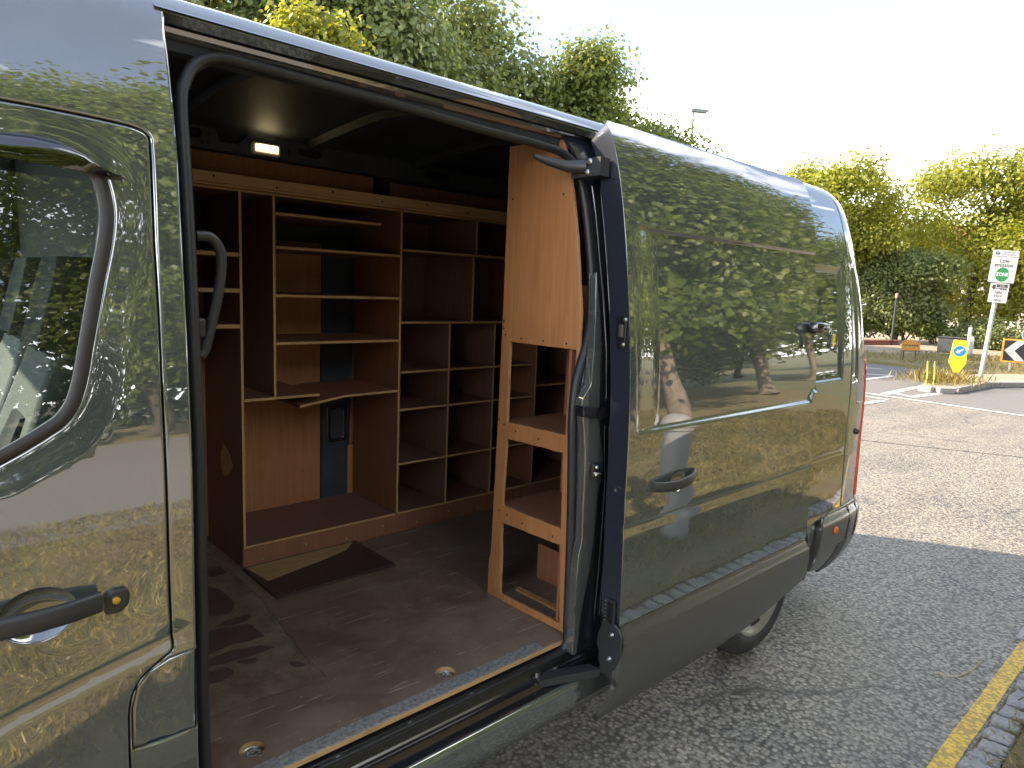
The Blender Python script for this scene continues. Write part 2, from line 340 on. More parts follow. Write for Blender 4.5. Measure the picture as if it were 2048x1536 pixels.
def loft_obj(name, rings, mat, parent=None, close=True, cap=True, angle=40):
    V, F = loft(rings, close, cap)
    bm = bmesh.new(); vs = [bm.verts.new(v) for v in V]
    for f in F:
        try: bm.faces.new([vs[i] for i in f])
        except ValueError: pass
    bmesh.ops.recalc_face_normals(bm, faces=bm.faces)
    return bm_obj(name, bm, mat, parent, smooth=angle)
def catmull(pts, per=6, closed=False):
    P = [Vector(p) for p in pts]; n = len(P); out = []
    rng = range(n if closed else n - 1)
    for i in rng:
        p0 = P[(i - 1) % n] if closed or i > 0 else P[0]; p1 = P[i]; p2 = P[(i + 1) % n]; p3 = P[(i + 2) % n] if closed or i + 2 < n else P[-1]
        for k in range(per):
            t = k / per
            out.append(0.5 * ((2 * p1) + (p2 - p0) * t + (2 * p0 - 5 * p1 + 4 * p2 - p3) * t * t + (3 * p1 - p0 - 3 * p2 + p3) * t ** 3))
    if not closed: out.append(P[-1])
    return out
def tube_rings(pts, r, seg=8, sx=1.0, up=None):
    pts = [Vector(p) for p in pts]; rings = []; N = len(pts)
    prev = None
    for i, p in enumerate(pts):
        t = (pts[min(i + 1, N - 1)] - pts[max(i - 1, 0)]).normalized()
        if prev is None:
            a = Vector(up) if up else (Vector((0, 0, 1)) if abs(t.z) < 0.9 else Vector((1, 0, 0)))
        else: a = prev
        a = (a - t * a.dot(t)).normalized(); prev = a; b = t.cross(a)
        rr = r[i] if isinstance(r, (list, tuple, np.ndarray)) else r
        rings.append([p + a * math.cos(2 * math.pi * k / seg) * rr * sx + b * math.sin(2 * math.pi * k / seg) * rr for k in range(seg)])
    return rings
def tube(name, pts, r, mat, parent=None, seg=8, sx=1.0, up=None):
    return loft_obj(name, tube_rings(pts, r, seg, sx, up), mat, parent, angle=60)
def lathe(name, prof, mat, parent=None, seg=32, center=(0, 0, 0), axis='Z', angle=40):
    rings = []
    for k in range(seg):
        a = 2 * math.pi * k / seg; ring = []
        for r, h in prof:
            if axis == 'Z': q = (center[0] + r * math.cos(a), center[1] + r * math.sin(a), center[2] + h)
            elif axis == 'Y': q = (center[0] + r * math.cos(a), center[1] + h, center[2] + r * math.sin(a))
            else: q = (center[0] + h, center[1] + r * math.cos(a), center[2] + r * math.sin(a))
            ring.append(q)
        rings.append(ring)
    n = len(prof); V = [p for r in rings for p in r]; F = []
    for i in range(seg):
        j = (i + 1) % seg
        for k in range(n - 1): F.append((i * n + k, j * n + k, j * n + k + 1, i * n + k + 1))
    bm = bmesh.new(); vs = [bm.verts.new(v) for v in V]
    for f in F: bm.faces.new([vs[i] for i in f])
    bmesh.ops.remove_doubles(bm, verts=bm.verts, dist=1e-5); bmesh.ops.recalc_face_normals(bm, faces=bm.faces)
    return bm_obj(name, bm, mat, parent, smooth=angle)

# ------------------------------------------------------------------ pressed-sheet panels
TH = [(0.0,-40),(0.25,-32),(0.38,-17),(0.5,-4),(0.6,1.2),(0.95,1.2),(1.03,0),(1.2,0),(1.4,2),(1.55,4.5),(1.75,6.5),(1.95,8.5),(2.15,11.5),(2.25,15),(2.33,20),(2.40,33),(2.47,51),(2.54,69),(2.62,82),(2.8,87)]
_ss = np.linspace(0, 2.8, 2801); _th = np.radians(np.interp(_ss, [a for a, b in TH], [b for a, b in TH]))
_py = np.concatenate([[0], np.cumsum(np.sin((_th[1:] + _th[:-1]) / 2) * .001)]); _pz = np.concatenate([[0], np.cumsum(np.cos((_th[1:] + _th[:-1]) / 2) * .001)])
_py -= _py[1000]; _pz = _pz - _pz[1000] + 1.0
_us = np.linspace(3.9, 4.9, 501); _ph = np.radians(np.interp(_us, [3.9, 4.04, 4.26, 4.40, 4.48, 4.9], [0, 1.2, 9, 38, 80, 88]))
_ux = 3.9 + np.concatenate([[0], np.cumsum(np.cos((_ph[1:] + _ph[:-1]) / 2) * .002)]); _uy = np.concatenate([[0], np.cumsum(np.sin((_ph[1:] + _ph[:-1]) / 2) * .002)])
def base_surface(u, s):
    """outer skin of the van's near side: u runs along the body, s up the section"""
    y = np.interp(s, _ss, _py); z = np.interp(s, _ss, _pz)
    x = np.where(u > 3.9, np.interp(u, _us, _ux), u); y = y + np.where(u > 3.9, np.interp(u, _us, _uy), 0.0)
    lean = -0.20 * np.clip((z - 1.2) / 1.15, 0, 2) ** 1.5 * np.clip((u - 3.85) / 0.45, 0, 1)
    return np.stack([x + lean, y, z], -1)
def sstep(a, b, x):
    t = np.clip((x - a) / (b - a), 0, 1); return t * t * (3 - 2 * t)
def wave(u, s):
    return 0.00018 * np.sin(u * 9.1 + 1.3 * np.sin(s * 5.0)) * np.sin(s * 8.3 + 0.7) + 0.00008 * np.sin(u * 21 + s * 4) * np.cos(s * 17 - u * 3)
def van_map(y0, hfun=None, flip=False):
    def f(u, s):
        u = np.asarray(u, float); s = np.asarray(s, float); e = 1e-3; d = 6e-4
        def full(u, s):
            b = base_surface(u, s)
            if hfun is None: return b
            nn = np.cross(base_surface(u + e, s) - base_surface(u - e, s), base_surface(u, s + e) - base_surface(u, s - e))
            return b + nn / np.linalg.norm(nn, axis=-1, keepdims=True) * hfun(u, s)[..., None]
        p = full(u, s)
        nn = np.cross(full(u + d, s) - full(u - d, s), full(u, s + d) - full(u, s - d)); nn /= np.linalg.norm(nn, axis=-1, keepdims=True)
        p = p + np.array([0, y0, 0])
        if flip: p = p * np.array([1, -1, 1]) + np.array([0, 2.0, 0]); nn = nn * np.array([1, -1, 1])
        return p, nn
    return f
def plane_map(o, ux, vx):
    o, ux, vx = np.array(o, float), np.array(ux, float), np.array(vx, float); nn = np.cross(ux, vx); nn /= np.linalg.norm(nn)
    def f(u, v):
        u = np.asarray(u, float); v = np.asarray(v, float)
        return o + u[..., None] * ux + v[..., None] * vx, np.broadcast_to(nn, u.shape + (3,))
    return f
def densify(poly, step, closed=True):
    out = []; n = len(poly)
    for i in range(n if closed else n - 1):
        a, b = np.array(poly[i], float), np.array(poly[(i + 1) % n], float)
        k = max(1, int(math.ceil(np.linalg.norm(b - a) / step)))
        for j in range(k): out.append(tuple(a + (b - a) * j / k))
    if not closed: out.append(tuple(poly[-1]))
    return out
def area2(poly):
    p = np.array(poly); x, y = p[:, 0], p[:, 1]; return 0.5 * np.sum(x * np.roll(y, -1) - np.roll(x, -1) * y)
def inside(poly, pts):
    p = np.array(poly); x, y = pts[:, 0], pts[:, 1]; r = np.zeros(len(pts), bool); n = len(p); j = n - 1
    for i in range(n):
        xi, yi, xj, yj = p[i, 0], p[i, 1], p[j, 0], p[j, 1]
        with np.errstate(divide='ignore', invalid='ignore'):
            c = ((yi > y) != (yj > y)) & (x < (xj - xi) * (y - yi) / (yj - yi + 1e-30) + xi)
        r ^= c; j = i
    return r
def dist_poly(poly, x, y, closed=True):
    p = np.array(poly, float); shp = np.shape(x); x = np.ravel(x); y = np.ravel(y); d = np.full(x.shape, 1e9); n = len(p)
    for i in range(n if closed else n - 1):
        a, b = p[i], p[(i + 1) % n]; ab = b - a; L2 = ab @ ab + 1e-12
        t = np.clip(((x - a[0]) * ab[0] + (y - a[1]) * ab[1]) / L2, 0, 1)
        d = np.minimum(d, np.hypot(x - a[0] - t * ab[0], y - a[1] - t * ab[1]))
    return d.reshape(shp)
def offset_poly(poly, d):
    p = np.array(poly, float); sg = 1 if area2(poly) > 0 else -1
    t = np.roll(p, -1, 0) - np.roll(p, 1, 0); t /= np.linalg.norm(t, axis=1, keepdims=True) + 1e-12
    return p + np.stack([-t[:, 1], t[:, 0]], 1) * d * sg
def roundpoly(poly, r, k=5):
    """round every corner of a polygon; r may be one number or a list"""
    out = []; n = len(poly)
    for i in range(n):
        p0, p1, p2 = (np.array(poly[j % n], float) for j in (i - 1, i, i + 1)); rr = r[i] if isinstance(r, (list, tuple)) else r
        a = p0 - p1; b = p2 - p1; la, lb = np.linalg.norm(a), np.linalg.norm(b); q = min(rr, 0.48 * la, 0.48 * lb)
        if q < 1e-5: out.append(tuple(p1)); continue
        A, B = p1 + a / la * q, p1 + b / lb * q
        for j in range(k + 1):
            t = j / k; out.append(tuple((1 - t) ** 2 * A + 2 * t * (1 - t) * p1 + t * t * B))
    return out
def panel(name, outline, mapf, mat, parent=None, holes=(), step=0.05, edge=0.003, inset=0.005, thick=0.02, extra=(), dens=None, back=False, side_mat=None):
    """a sheet with rounded edges and returns, meshed by constrained Delaunay"""
    dens = dens or step
    loops = [densify(outline, dens)] + [densify(h, dens) for h in holes]
    if area2(loops[0]) < 0: loops[0].reverse()
    for i in range(1, len(loops)):
        if area2(loops[i]) > 0: loops[i].reverse()
    V = []; E = []; loop_idx = []
    def addloop(l, closed=True):
        s = len(V); V.extend([Vector((float(a), float(b))) for a, b in l]); k = len(l)
        E.extend([(s + i, s + (i + 1) % k) for i in range(k if closed else k - 1)]); return list(range(s, s + k))
    for l in loops: loop_idx.append(addloop(l))
    if inset > 0:
        for q, l in enumerate(loops): addloop([tuple(a) for a in (offset_poly(l, inset) if q == 0 else offset_poly(l, -inset))])
    for ex in extra: addloop(densify(ex, min(dens, 0.02), False), False)
    P0 = np.array(loops[0]); lo, hi = P0.min(0), P0.max(0)
    gx, gy = np.meshgrid(np.arange(lo[0] + step / 2, hi[0], step), np.arange(lo[1] + step / 2, hi[1], step))
    g = np.stack([gx.ravel(), gy.ravel()], 1)
    if len(g):
        ok = inside(loops[0], g)
        for l in loops[1:]: ok &= ~inside(l, g)
        d = np.full(len(g), 1e9)
        for l in loops: d = np.minimum(d, dist_poly(l, g[:, 0], g[:, 1]))
        for ex in extra: d = np.minimum(d, dist_poly(ex, g[:, 0], g[:, 1], False) + inset * 1.2)
        ok &= d > max(inset * 2.2, step * 0.25)
        V.extend([Vector((float(a), float(b))) for a, b in g[ok]])
    rv, re, rf, ov, oe, of = delaunay_2d_cdt(V, E, [], 0, 1e-6)
    rv = np.array([(a.x, a.y) for a in rv])
    F = np.array([f for f in rf if len(f) == 3])
    c = rv[F].mean(1); ok = inside(loops[0], c)
    for l in loops[1:]: ok &= ~inside(l, c)
    F = F[ok]
    a2 = (rv[F[:, 1], 0] - rv[F[:, 0], 0]) * (rv[F[:, 2], 1] - rv[F[:, 0], 1]) - (rv[F[:, 2], 0] - rv[F[:, 0], 0]) * (rv[F[:, 1], 1] - rv[F[:, 0], 1])
    F = F[np.abs(a2) > 1e-10]; a2 = a2[np.abs(a2) > 1e-10]
    F[a2 < 0] = F[a2 < 0][:, ::-1]
    pos, nor = mapf(rv[:, 0], rv[:, 1]); pos = pos.copy(); nor = np.array(nor)
    # orientation so that faces agree with the surface normal
    t = F[len(F) // 2]; fn = np.cross(pos[t[1]] - pos[t[0]], pos[t[2]] - pos[t[0]])
    votes = 0
    for t in F[:: max(1, len(F) // 15)]:
        fn = np.cross(pos[t[1]] - pos[t[0]], pos[t[2]] - pos[t[0]]); votes += np.sign(fn @ nor[t[0]])
    flipf = votes < 0
    # boundary vertices (nearest output vertex to each loop vertex)
    verts = pos.copy(); nrm = nor.copy(); faces = [tuple(int(i) for i in (f[::-1] if flipf else f)) for f in F]
    bverts = []
    key = {(round(float(a), 5), round(float(b), 5)): i for i, (a, b) in enumerate(rv)}
    extraV = []; extraF = []; extraN = []
    nb = len(verts)
    for l in loops:
        ids = [key.get((round(a, 5), round(b, 5))) for a, b in l]
        ids = [i for i in ids if i is not None]
        P3 = pos[ids]; N3 = nor[ids]; k = len(ids)
        tang = np.roll(P3, -1, 0) - np.roll(P3, 1, 0); tang /= np.linalg.norm(tang, axis=1, keepdims=True) + 1e-12
        outw = np.cross(tang, N3); outw /= np.linalg.norm(outw, axis=1, keepdims=True) + 1e-12
        # outward should point away from the material
        mid = l[0]
        if edge > 0:
            verts[ids] = P3 - N3 * edge
            nrm[ids] = (N3 * 0.75 + outw * (1 if not flipf else -1) * 0.65); nrm[ids] /= np.linalg.norm(nrm[ids], axis=1, keepdims=True)
        s = nb + len(extraV)
        top = verts[ids]; bot = P3 - N3 * thick
        extraV.extend(list(top) + list(bot))
        on = outw * (1 if not flipf else -1)
        extraN.extend(list(on) + list(on))
        for i in range(k):
            j = (i + 1) % k
            q = (s + i, s + k + i, s + k + j, s + j)
            extraF.append(q if not flipf else q[::-1])
    allV = np.concatenate([verts, np.array(extraV)]) if extraV else verts
    allN = np.concatenate([nrm, np.array(extraN)]) if extraV else nrm
    nfront = len(faces); faces += extraF
    if back:
        s = len(allV); allV = np.concatenate([allV, pos - nor * thick]); allN = np.concatenate([allN, -nor])
        faces += [tuple(s + i for i in f[::-1]) for f in faces[:nfront]]
    me = bpy.data.meshes.new(name); me.from_pydata(allV.tolist(), [], faces)
    for mm in ([mat] if isinstance(mat, str) else mat): me.materials.append(MAT[mm])
    if side_mat:
        me.materials.append(MAT[side_mat]); mi = np.zeros(len(faces), int); mi[nfront:nfront + len(extraF)] = len(me.materials) - 1
        me.polygons.foreach_set('material_index', mi)
    me.polygons.foreach_set('use_smooth', [True] * len(faces)); me.update()
    me.normals_split_custom_set_from_vertices(allN.tolist())
    o = bpy.data.objects.new(name, me); link(o, parent); world_to_local(o, parent)
    return o
def on_skin(u, s, y0=0.0, h=0.0):
    p, nn = van_map(y0)(np.array([float(u)]), np.array([float(s)])); return Vector(p[0] + nn[0] * h)


# ================================================================== THE VAN
van = thing('panel_van', 'dark grey glossy panel van with its side door slid open', 'van', (1.2, 1.0, 0.0))
def crease(s, s0):
    """pressed line: proud below, sloping in under a small lip"""
    return 0.0045 * (1 - sstep(s0 - 0.050, s0 - 0.004, s)) + 0.0035 * sstep(s0 - 0.001, s0 + 0.006, s) * (1 - sstep(s0 + 0.006, s0 + 0.10, s))
def smooth2(pts, per=4):
    return [(p.x, p.y) for p in catmull([(a, b, 0) for a, b in pts], per)]
# ---- cab door: outline, window, handle bowl
GAP = [(0.4262,2.1171),(0.4277,2.0882),(0.4271,2.057),(0.4217,1.9014),(0.4205,1.715),(0.4183,1.5685),(0.4176,1.3758),(0.4166,1.1869),(0.417,1.0545),(0.418,1.0179)]
GAP = GAP + [(0.3962,1.0022),(0.3588,0.9766),(0.3373,0.9449),(0.328,0.9031),(0.3256,0.841),(0.325,0.7764)]
gtop = [(0.1815,2.1393),(0.2744,2.138),(0.3589,2.1342),(0.4038,2.1295)]
gtop = smooth2(gtop + GAP[:3], 4); GAP = GAP[3:8] + smooth2(GAP[8:], 4)
door_out = [(-0.72, 0.36), (-0.80, 0.75), (-0.86, 1.15), (-0.70, 1.55), (-0.42, 1.97), (-0.2, gtop[0][1] + 0.03)] + gtop + GAP + [(GAP[-1][0], 0.36)]
WIN = [(0.3404,2.029),(0.3496,1.9974),(0.3532,1.9609),(0.3508,1.9258),(0.3423,1.8774),(0.3278,1.8152),(0.313,1.7458),(0.2986,1.6771),(0.2866,1.6186),(0.2703,1.5686),(0.2477,1.5356),(0.218,1.5136),(0.1774,1.4891),(0.1386,1.4682)]
wtop = [(0.1765,2.0685),(0.2297,2.0713),(0.2773,2.0671),(0.3138,2.0526)]
wtop = smooth2(wtop + WIN, 4); WIN = []
window_out = [(-0.62, wtop[-1][1] - 0.13), (-0.70, 1.30), (-0.60, 1.55), (-0.34, 1.92), (-0.2, wtop[0][1] + 0.01)] + wtop + WIN
cab_line = [(0.1127,0.9804),(0.2104,1.0056),(0.3178,1.0313),(0.4138,1.052)]
BOWL = [(0.1815,1.1659)][0]; BOWL_R = (0.066, 0.056)
def cab_h(u, s):
    d = dist_poly(window_out, u, s)
    h = wave(u, s) - 0.0100 * (1 - sstep(0.000, 0.066, d)) * (1 - 0.72 * sstep(1.42, 1.72, s))
    zl = np.interp(u, [-0.9] + [c[0] for c in cab_line], [cab_line[0][1] - 0.35] + [c[1] for c in cab_line])
    h = h + crease(s, 0) * 0 + 0.0055 * (1 - sstep(zl - 0.045, zl - 0.004, s)) + 0.003 * sstep(zl - 0.001, zl + 0.006, s) * (1 - sstep(zl + 0.006, zl + 0.08, s))
    r = np.hypot((u - BOWL[0]) / BOWL_R[0], (s - BOWL[1]) / BOWL_R[1])
    return h - 0.030 * np.clip(1 - r ** 2.4, 0, 1) ** 0.8
def rings(c, rad, rr, k=36):
    return [[(c[0] + rad[0] * q * math.cos(2 * math.pi * i / k), c[1] + rad[1] * q * math.sin(2 * math.pi * i / k)) for i in range(k + 1)] for q in rr]
cl = [[(u, np.interp(u, [-0.9] + [c[0] for c in cab_line], [cab_line[0][1] - 0.35] + [c[1] for c in cab_line]) + o) for u in np.linspace(-0.74, 0.385, 24)] for o in (-0.045, -0.025, -0.004, 0.002, 0.007)]
wr = [densify([tuple(a) for a in offset_poly(densify(window_out, 0.03), -q)], 0.03) for q in (0.008, 0.016, 0.024, 0.032, 0.040, 0.048, 0.056, 0.063)]
wr = [[p for p in l if p[0] > -0.1] for l in wr]
wr = [sorted_run for l in wr for sorted_run in ([l] if len(l) > 3 else [])]
cab_door = panel('cab_door', door_out, van_map(0.0, cab_h), 'van_paint', van, holes=[window_out], step=0.03, edge=0.004, inset=0.006, thick=0.03,
                 extra=cl + rings(BOWL, BOWL_R, (1.02, 0.96, 0.85, 0.7, 0.5, 0.25)) + wr)
cab_door['label'] = 'glossy cab door with a black pull handle'
ins = [tuple(a) for a in offset_poly(window_out, 0.024)]
glass = panel('window_glass', [tuple(a) for a in offset_poly(window_out, 0.021)], van_map(0.020), 'window_glass', cab_door, edge=0, inset=0, thick=0.004, step=0.08)
panel('window_seal', window_out, van_map(0.0, lambda u, s: -0.0085 + 0.0055 * sstep(1.42, 1.72, s) + 0.004 * sstep(0, 0.012, dist_poly(window_out, u, s)) - 0.004 * sstep(0.014, 0.024, dist_poly(window_out, u, s))), 'window_seal', cab_door, holes=[ins], step=0.05, dens=0.03, edge=0.003, inset=0.004, thick=0.018)
# etched code on the glass
def text_obj(name, txt, size, mat, M, parent=None, align='CENTER', ext=0.0, space=1.0, bold=0.0):
    cu = bpy.data.curves.new(name, 'FONT'); cu.body = txt; cu.size = size; cu.align_x = align; cu.align_y = 'CENTER'; cu.extrude = ext; cu.space_character = space; cu.offset = bold
    tmp = bpy.data.objects.new('tmp', cu); COL.objects.link(tmp); bpy.context.view_layer.update()
    me = bpy.data.meshes.new_from_object(tmp.evaluated_get(bpy.context.evaluated_depsgraph_get())); bpy.data.objects.remove(tmp)
    me.transform(M); me.materials.clear(); me.materials.append(MAT[mat]); me.name = name
    o = bpy.data.objects.new(name, me); link(o, parent); world_to_local(o, parent); return o
gp = on_skin(*[(0.1964,1.5567)][0], 0.018)
text_obj('etched_code', 'CUS', 0.011, 'post_grey', Matrix.Translation(gp) @ Matrix.Rotation(math.radians(90), 4, 'X'), cab_door)
# smoked wind deflector over the window top
dv = [[(0.1761,2.0795),(0.2212,2.0823),(0.2679,2.0774),(0.3079,2.062),(0.3361,2.04),(0.3585,2.0234),(0.3762,2.0209)], [(0.1716,2.0271),(0.2161,2.0249),(0.2629,2.0244),(0.2995,2.0231),(0.3288,2.0215),(0.3529,2.019),(0.3724,2.0187)]]
up = [on_skin(-0.45, 1.96, 0.0, 0.004)] + [on_skin(u, s, 0.0, 0.003) for u, s in dv[0]]
lo = [on_skin(-0.47, 1.90, 0.0, 0.02)] + [on_skin(u, s, 0.0, 0.022 - 0.003 * i) for i, (u, s) in enumerate(dv[1])]
rg = []
for a, b in zip(up, lo):
    mid = (a + b) / 2 + Vector((0, -0.014, 0.004)); t = Vector((0, 0.004, 0)); rg.append([a, a * 0.6 + mid * 0.4 + Vector((0, -0.006, 0)), mid, b, b + t, mid + t, a + t])
loft_obj('wind_deflector', rg, 'smoke_acrylic', cab_door, angle=60)
# pull handle: bowed bar, lock block and key cylinder
hb = [Vector((x, y, z)) for (x, z), y in zip([(0.055,1.1701),(0.0903,1.1717),(0.1346,1.1748),(0.1808,1.1741),(0.2293,1.1734),(0.2848,1.1735)], (-0.004, -0.030, -0.040, -0.042, -0.036, -0.020))]
rg = []
for i, c in enumerate(catmull(hb, 4)):
    w_, t_ = 0.021, 0.011
    rg.append([c + Vector((0, t_ * math.copysign(abs(math.cos(a)) ** 0.6, math.cos(a)), w_ * math.copysign(abs(math.sin(a)) ** 0.7, math.sin(a)))) for a in np.linspace(0, 2 * math.pi, 15)[:-1]])
handle = loft_obj('door_handle', rg, 'black_plastic', cab_door, angle=50)
lb = [(0.2921,1.177),(0.3068,1.1858),(0.3343,1.1836),(0.3395,1.1722),(0.3368,1.1476),(0.3196,1.1341),(0.2923,1.1358)]
panel('lock_block', roundpoly(lb, 0.008, 4), van_map(-0.014), 'black_plastic', cab_door, step=0.02, edge=0.006, inset=0.008, thick=0.022)
kc = on_skin(*[(0.3121,1.1657)][0], -0.0145)
lathe('lock_cylinder', [(0.0, -0.006), (0.0075, -0.005), (0.0085, -0.002), (0.0095, 0.004)], 'brass', cab_door, seg=20, center=kc, axis='Y')

# ---- body side: fender, A pillar, B pillar, cant rail, quarter panel
AP_TOP = 2.425
jamb = [(0.4846,2.3527),(0.4822,2.2157),(0.4813,2.0651),(0.4768,1.8632),(0.4738,1.564),(0.4726,1.3886),(0.4694,1.1143),(0.466,0.8274)]
flap = [(0.4667,1.0011),(0.4142,0.9935),(0.3735,0.9769),(0.3491,0.9506),(0.3386,0.9044),(0.3363,0.8177),(0.398,0.8158),(0.4613,0.8148)]
flapg = [tuple(a) for a in offset_poly(flap, -0.004)]
body_out = [(4.02, 0.62), (4.02, 2.62), (-0.15, 2.62), (-0.42, 2.42), (-0.62, 2.05), (-0.98, 1.45), (-1.12, 1.28), (-1.55, 1.16), (-1.86, 0.98), (-1.90, 0.45), (-1.55, 0.33)]
wa = [(-1.12 + 0.43 * math.cos(a), 0.36 + 0.43 * math.sin(a)) for a in np.linspace(math.pi, 0, 13)]
body_out += [(-1.55, 0.36)] + wa[1:] + [(-0.66, 0.30), (0.40, 0.30), (jamb[-1][0], 0.30)] + jamb[::-1] + [(jamb[0][0] + 0.008, AP_TOP)]
body_out += [(1.0, AP_TOP + 0.004), (1.6, AP_TOP), (1.93, AP_TOP - 0.005), (1.96, 2.2), (1.95, 0.48), (2.0, 0.30), (2.75, 0.30)]
wb = [(3.22 + 0.45 * math.cos(a), 0.36 + 0.45 * math.sin(a)) for a in np.linspace(math.pi, 0, 15)]
body_out += wb + [(3.70, 0.62)]
cut = [tuple(a) for a in offset_poly(door_out, -0.0045)]
QREC = [(3.28, 1.40), (3.93, 1.385), (3.93, 2.02), (3.28, 2.02)]
def body_h(u, s):
    h = wave(u, s)
    rear = sstep(2.2, 2.6, u); q = 1 - rear
    h = h + crease(s, 0.995) * rear + crease(s, 1.055) * q * sstep(0.30, 0.40, u)
    d = np.maximum(np.maximum(QREC[0][1] - s, s - 2.02), np.maximum(2.4 - u, u - 3.90))
    h = h - 0.010 * (1 - sstep(-0.020, 0.002, d))
    return h
ex = [[(2.1, v), (3.95, v)] for v in (0.945, 0.97, 0.991, 0.997, 1.002, 1.395, 1.403, 1.41, 1.418, 2.004, 2.012, 2.02)] + [[(v, 1.3), (v, 2.1)] for v in (3.884, 3.893, 3.902)]
body = panel('body_side', body_out, van_map(0.0, body_h), 'van_paint', van, holes=[cut, flapg], step=0.06, dens=0.05, edge=0.003, inset=0.006, thick=0.028, extra=ex)
panel('lower_flap', flap, van_map(0.0, lambda u, s: wave(u, s) + 0.002 * np.sin(u * 30)), 'van_paint', van, step=0.03, dens=0.02, edge=0.004, inset=0.006, thick=0.02)
# dark substructure seen through the shut lines
panel('inner_frame', [(-0.95, 0.33), (0.465, 0.33), (0.465, 2.2), (-0.3, 2.2), (-0.95, 1.35)], van_map(0.034), 'dark_gap', van, holes=[[tuple(a) for a in offset_poly(window_out, 0.016)]], step=0.12, edge=0, inset=0, thick=0.01)
# ---- rear corner post, tail lamp, bumper
ro = [(4.03, 0.64), (4.03, 2.60), (4.62, 2.60), (4.62, 0.64)]
def rear_h(u, s): return wave(u, s) + crease(s, 0.995) * (1 - sstep(4.05, 4.25, u)) - 0.012 * (1 - sstep(-0.02, 0.03, np.maximum(np.maximum(1.40 - s, s - 2.02), np.abs(u - 4.10) - 0.035)))
panel('rear_door', ro, van_map(0.0, rear_h), 'van_paint', van, step=0.03, edge=0.003, inset=0.006, thick=0.03)
tl = roundpoly([(4.30, 0.66), (4.385, 0.66), (4.385, 1.50), (4.345, 1.50)], 0.02)
lampc = panel('tail_lamp', tl, van_map(0.0, lambda u, s: 0.012 + 0 * u), 'red_lens', van, step=0.03, edge=0.006, inset=0.008, thick=0.02)
tl2 = roundpoly([(4.345, 0.69), (4.38, 0.69), (4.38, 0.98), (4.352, 0.98)], 0.008)
panel('indicator_lens', tl2, van_map(0.0, lambda u, s: 0.016 + 0 * u), 'orange_lens', lampc, step=0.03, edge=0.003, inset=0.004, thick=0.01)
bp = lathe('rear_door_stop', [(0, -0.016), (0.012, -0.014), (0.018, -0.004), (0.018, 0.01)], 'rubber', van, seg=16, center=on_skin(4.19, 1.075, 0, 0.002), axis='Y')
bump_o = [(3.70, 0.335), (3.72, 0.62), (3.86, 0.655), (4.75, 0.655), (4.75, 0.26), (4.25, 0.245), (3.98, 0.262)]
def bump_h(u, s): return 0.012 + 0.026 * (1 - sstep(0.585, 0.65, s)) - 0.010 * (1 - sstep(0.26, 0.42, s))
bumper = panel('rear_bumper', roundpoly(bump_o, [0.02, 0.05, 0.05, 0, 0, 0.02, 0.05]), van_map(0.0, bump_h), 'grey_trim', van, step=0.03, edge=0.006, inset=0.008, thick=0.05, extra=[[(3.75, v), (4.7, v)] for v in (0.585, 0.60, 0.617, 0.635)])
panel('bumper_insert', [(3.90, 0.27), (3.97, 0.45), (4.12, 0.47), (4.04, 0.26)], van_map(0.0, lambda u, s: bump_h(u, s) + 0.003), 'black_plastic', bumper, step=0.04, edge=0.003, inset=0.004, thick=0.02)
for q in (4.10, 4.24):
    tube('bumper_seam', [on_skin(q - 0.03 * (0.64 - v) / 0.2, v, 0, 0.0395 if v < 0.58 else 0.0395 - (v - 0.58) * 0.35) for v in np.linspace(0.45, 0.645, 8)], 0.0028, 'dark_gap', bumper, seg=6)
mk = on_skin(3.90, 0.545, 0, 0.040)
lathe('side_marker', [(0, -0.010), (0.014, -0.009), (0.022, -0.004), (0.024, 0.004)], 'orange_lens', bumper, seg=24, center=mk, axis='Y')
panel('wheel_arch_liner', [(3.58, 0.28), (3.60, 0.70), (3.73, 0.66), (3.80, 0.50), (3.77, 0.40), (3.80, 0.30), (3.74, 0.255)], van_map(0.022), 'gloss_black', van, step=0.05, edge=0.004, inset=0.006, thick=0.25)

# ---- roof, far side, floor pan, rear face, nose
rs = np.linspace(-0.15, 4.02, 30); zc = float(_pz[2620]); yc = float(_py[2620])
V = []; ny = 13
for x in rs:
    for k in range(ny):
        t = k / (ny - 1); y = yc + (2.0 - 2 * yc) * t
        ln = -0.20 * max(0.0, (zc - 1.2) / 1.15) ** 1.5 * min(1, max(0, (x - 3.85) / 0.45))
        V.append((x + ln, y, zc + 0.09 * (1 - (2 * t - 1) ** 2) + (0.006 if k % 2 else 0) * (0 < k < ny - 1)))
F = [(i * ny + k, (i + 1) * ny + k, (i + 1) * ny + k + 1, i * ny + k + 1) for i in range(len(rs) - 1) for k in range(ny - 1)]
mesh_obj('roof', V, F, 'van_paint', van, smooth=True)
far_out = [(4.02, 0.62), (4.02, 2.62), (-0.15, 2.62), (-0.42, 2.42), (-0.62, 2.05), (-0.98, 1.45), (-1.12, 1.28), (-1.55, 1.16), (-1.86, 0.98), (-1.90, 0.45), (-1.55, 0.36)] + wa[1:] + [(-0.66, 0.30), (2.75, 0.30)] + wb + [(3.70, 0.62)]
panel('far_side', far_out, van_map(0.0, wave, flip=True), 'van_paint', van, holes=[window_out], step=0.2, edge=0.003, inset=0.006, thick=0.02)
panel('far_window', [tuple(a) for a in offset_poly(window_out, -0.004)], van_map(0.012, flip=True), 'screen_glass', van, step=0.2, edge=0, inset=0, thick=0.004)
panel('far_rear_corner', ro, van_map(0.0, wave, flip=True), 'van_paint', van, step=0.06, edge=0.003, inset=0.006, thick=0.02)
V = []; F = []
for s in np.linspace(0.5, 2.62, 16):
    a = on_skin(4.60, s); V += [tuple(a), (a.x, 2.0 - a.y, a.z)]
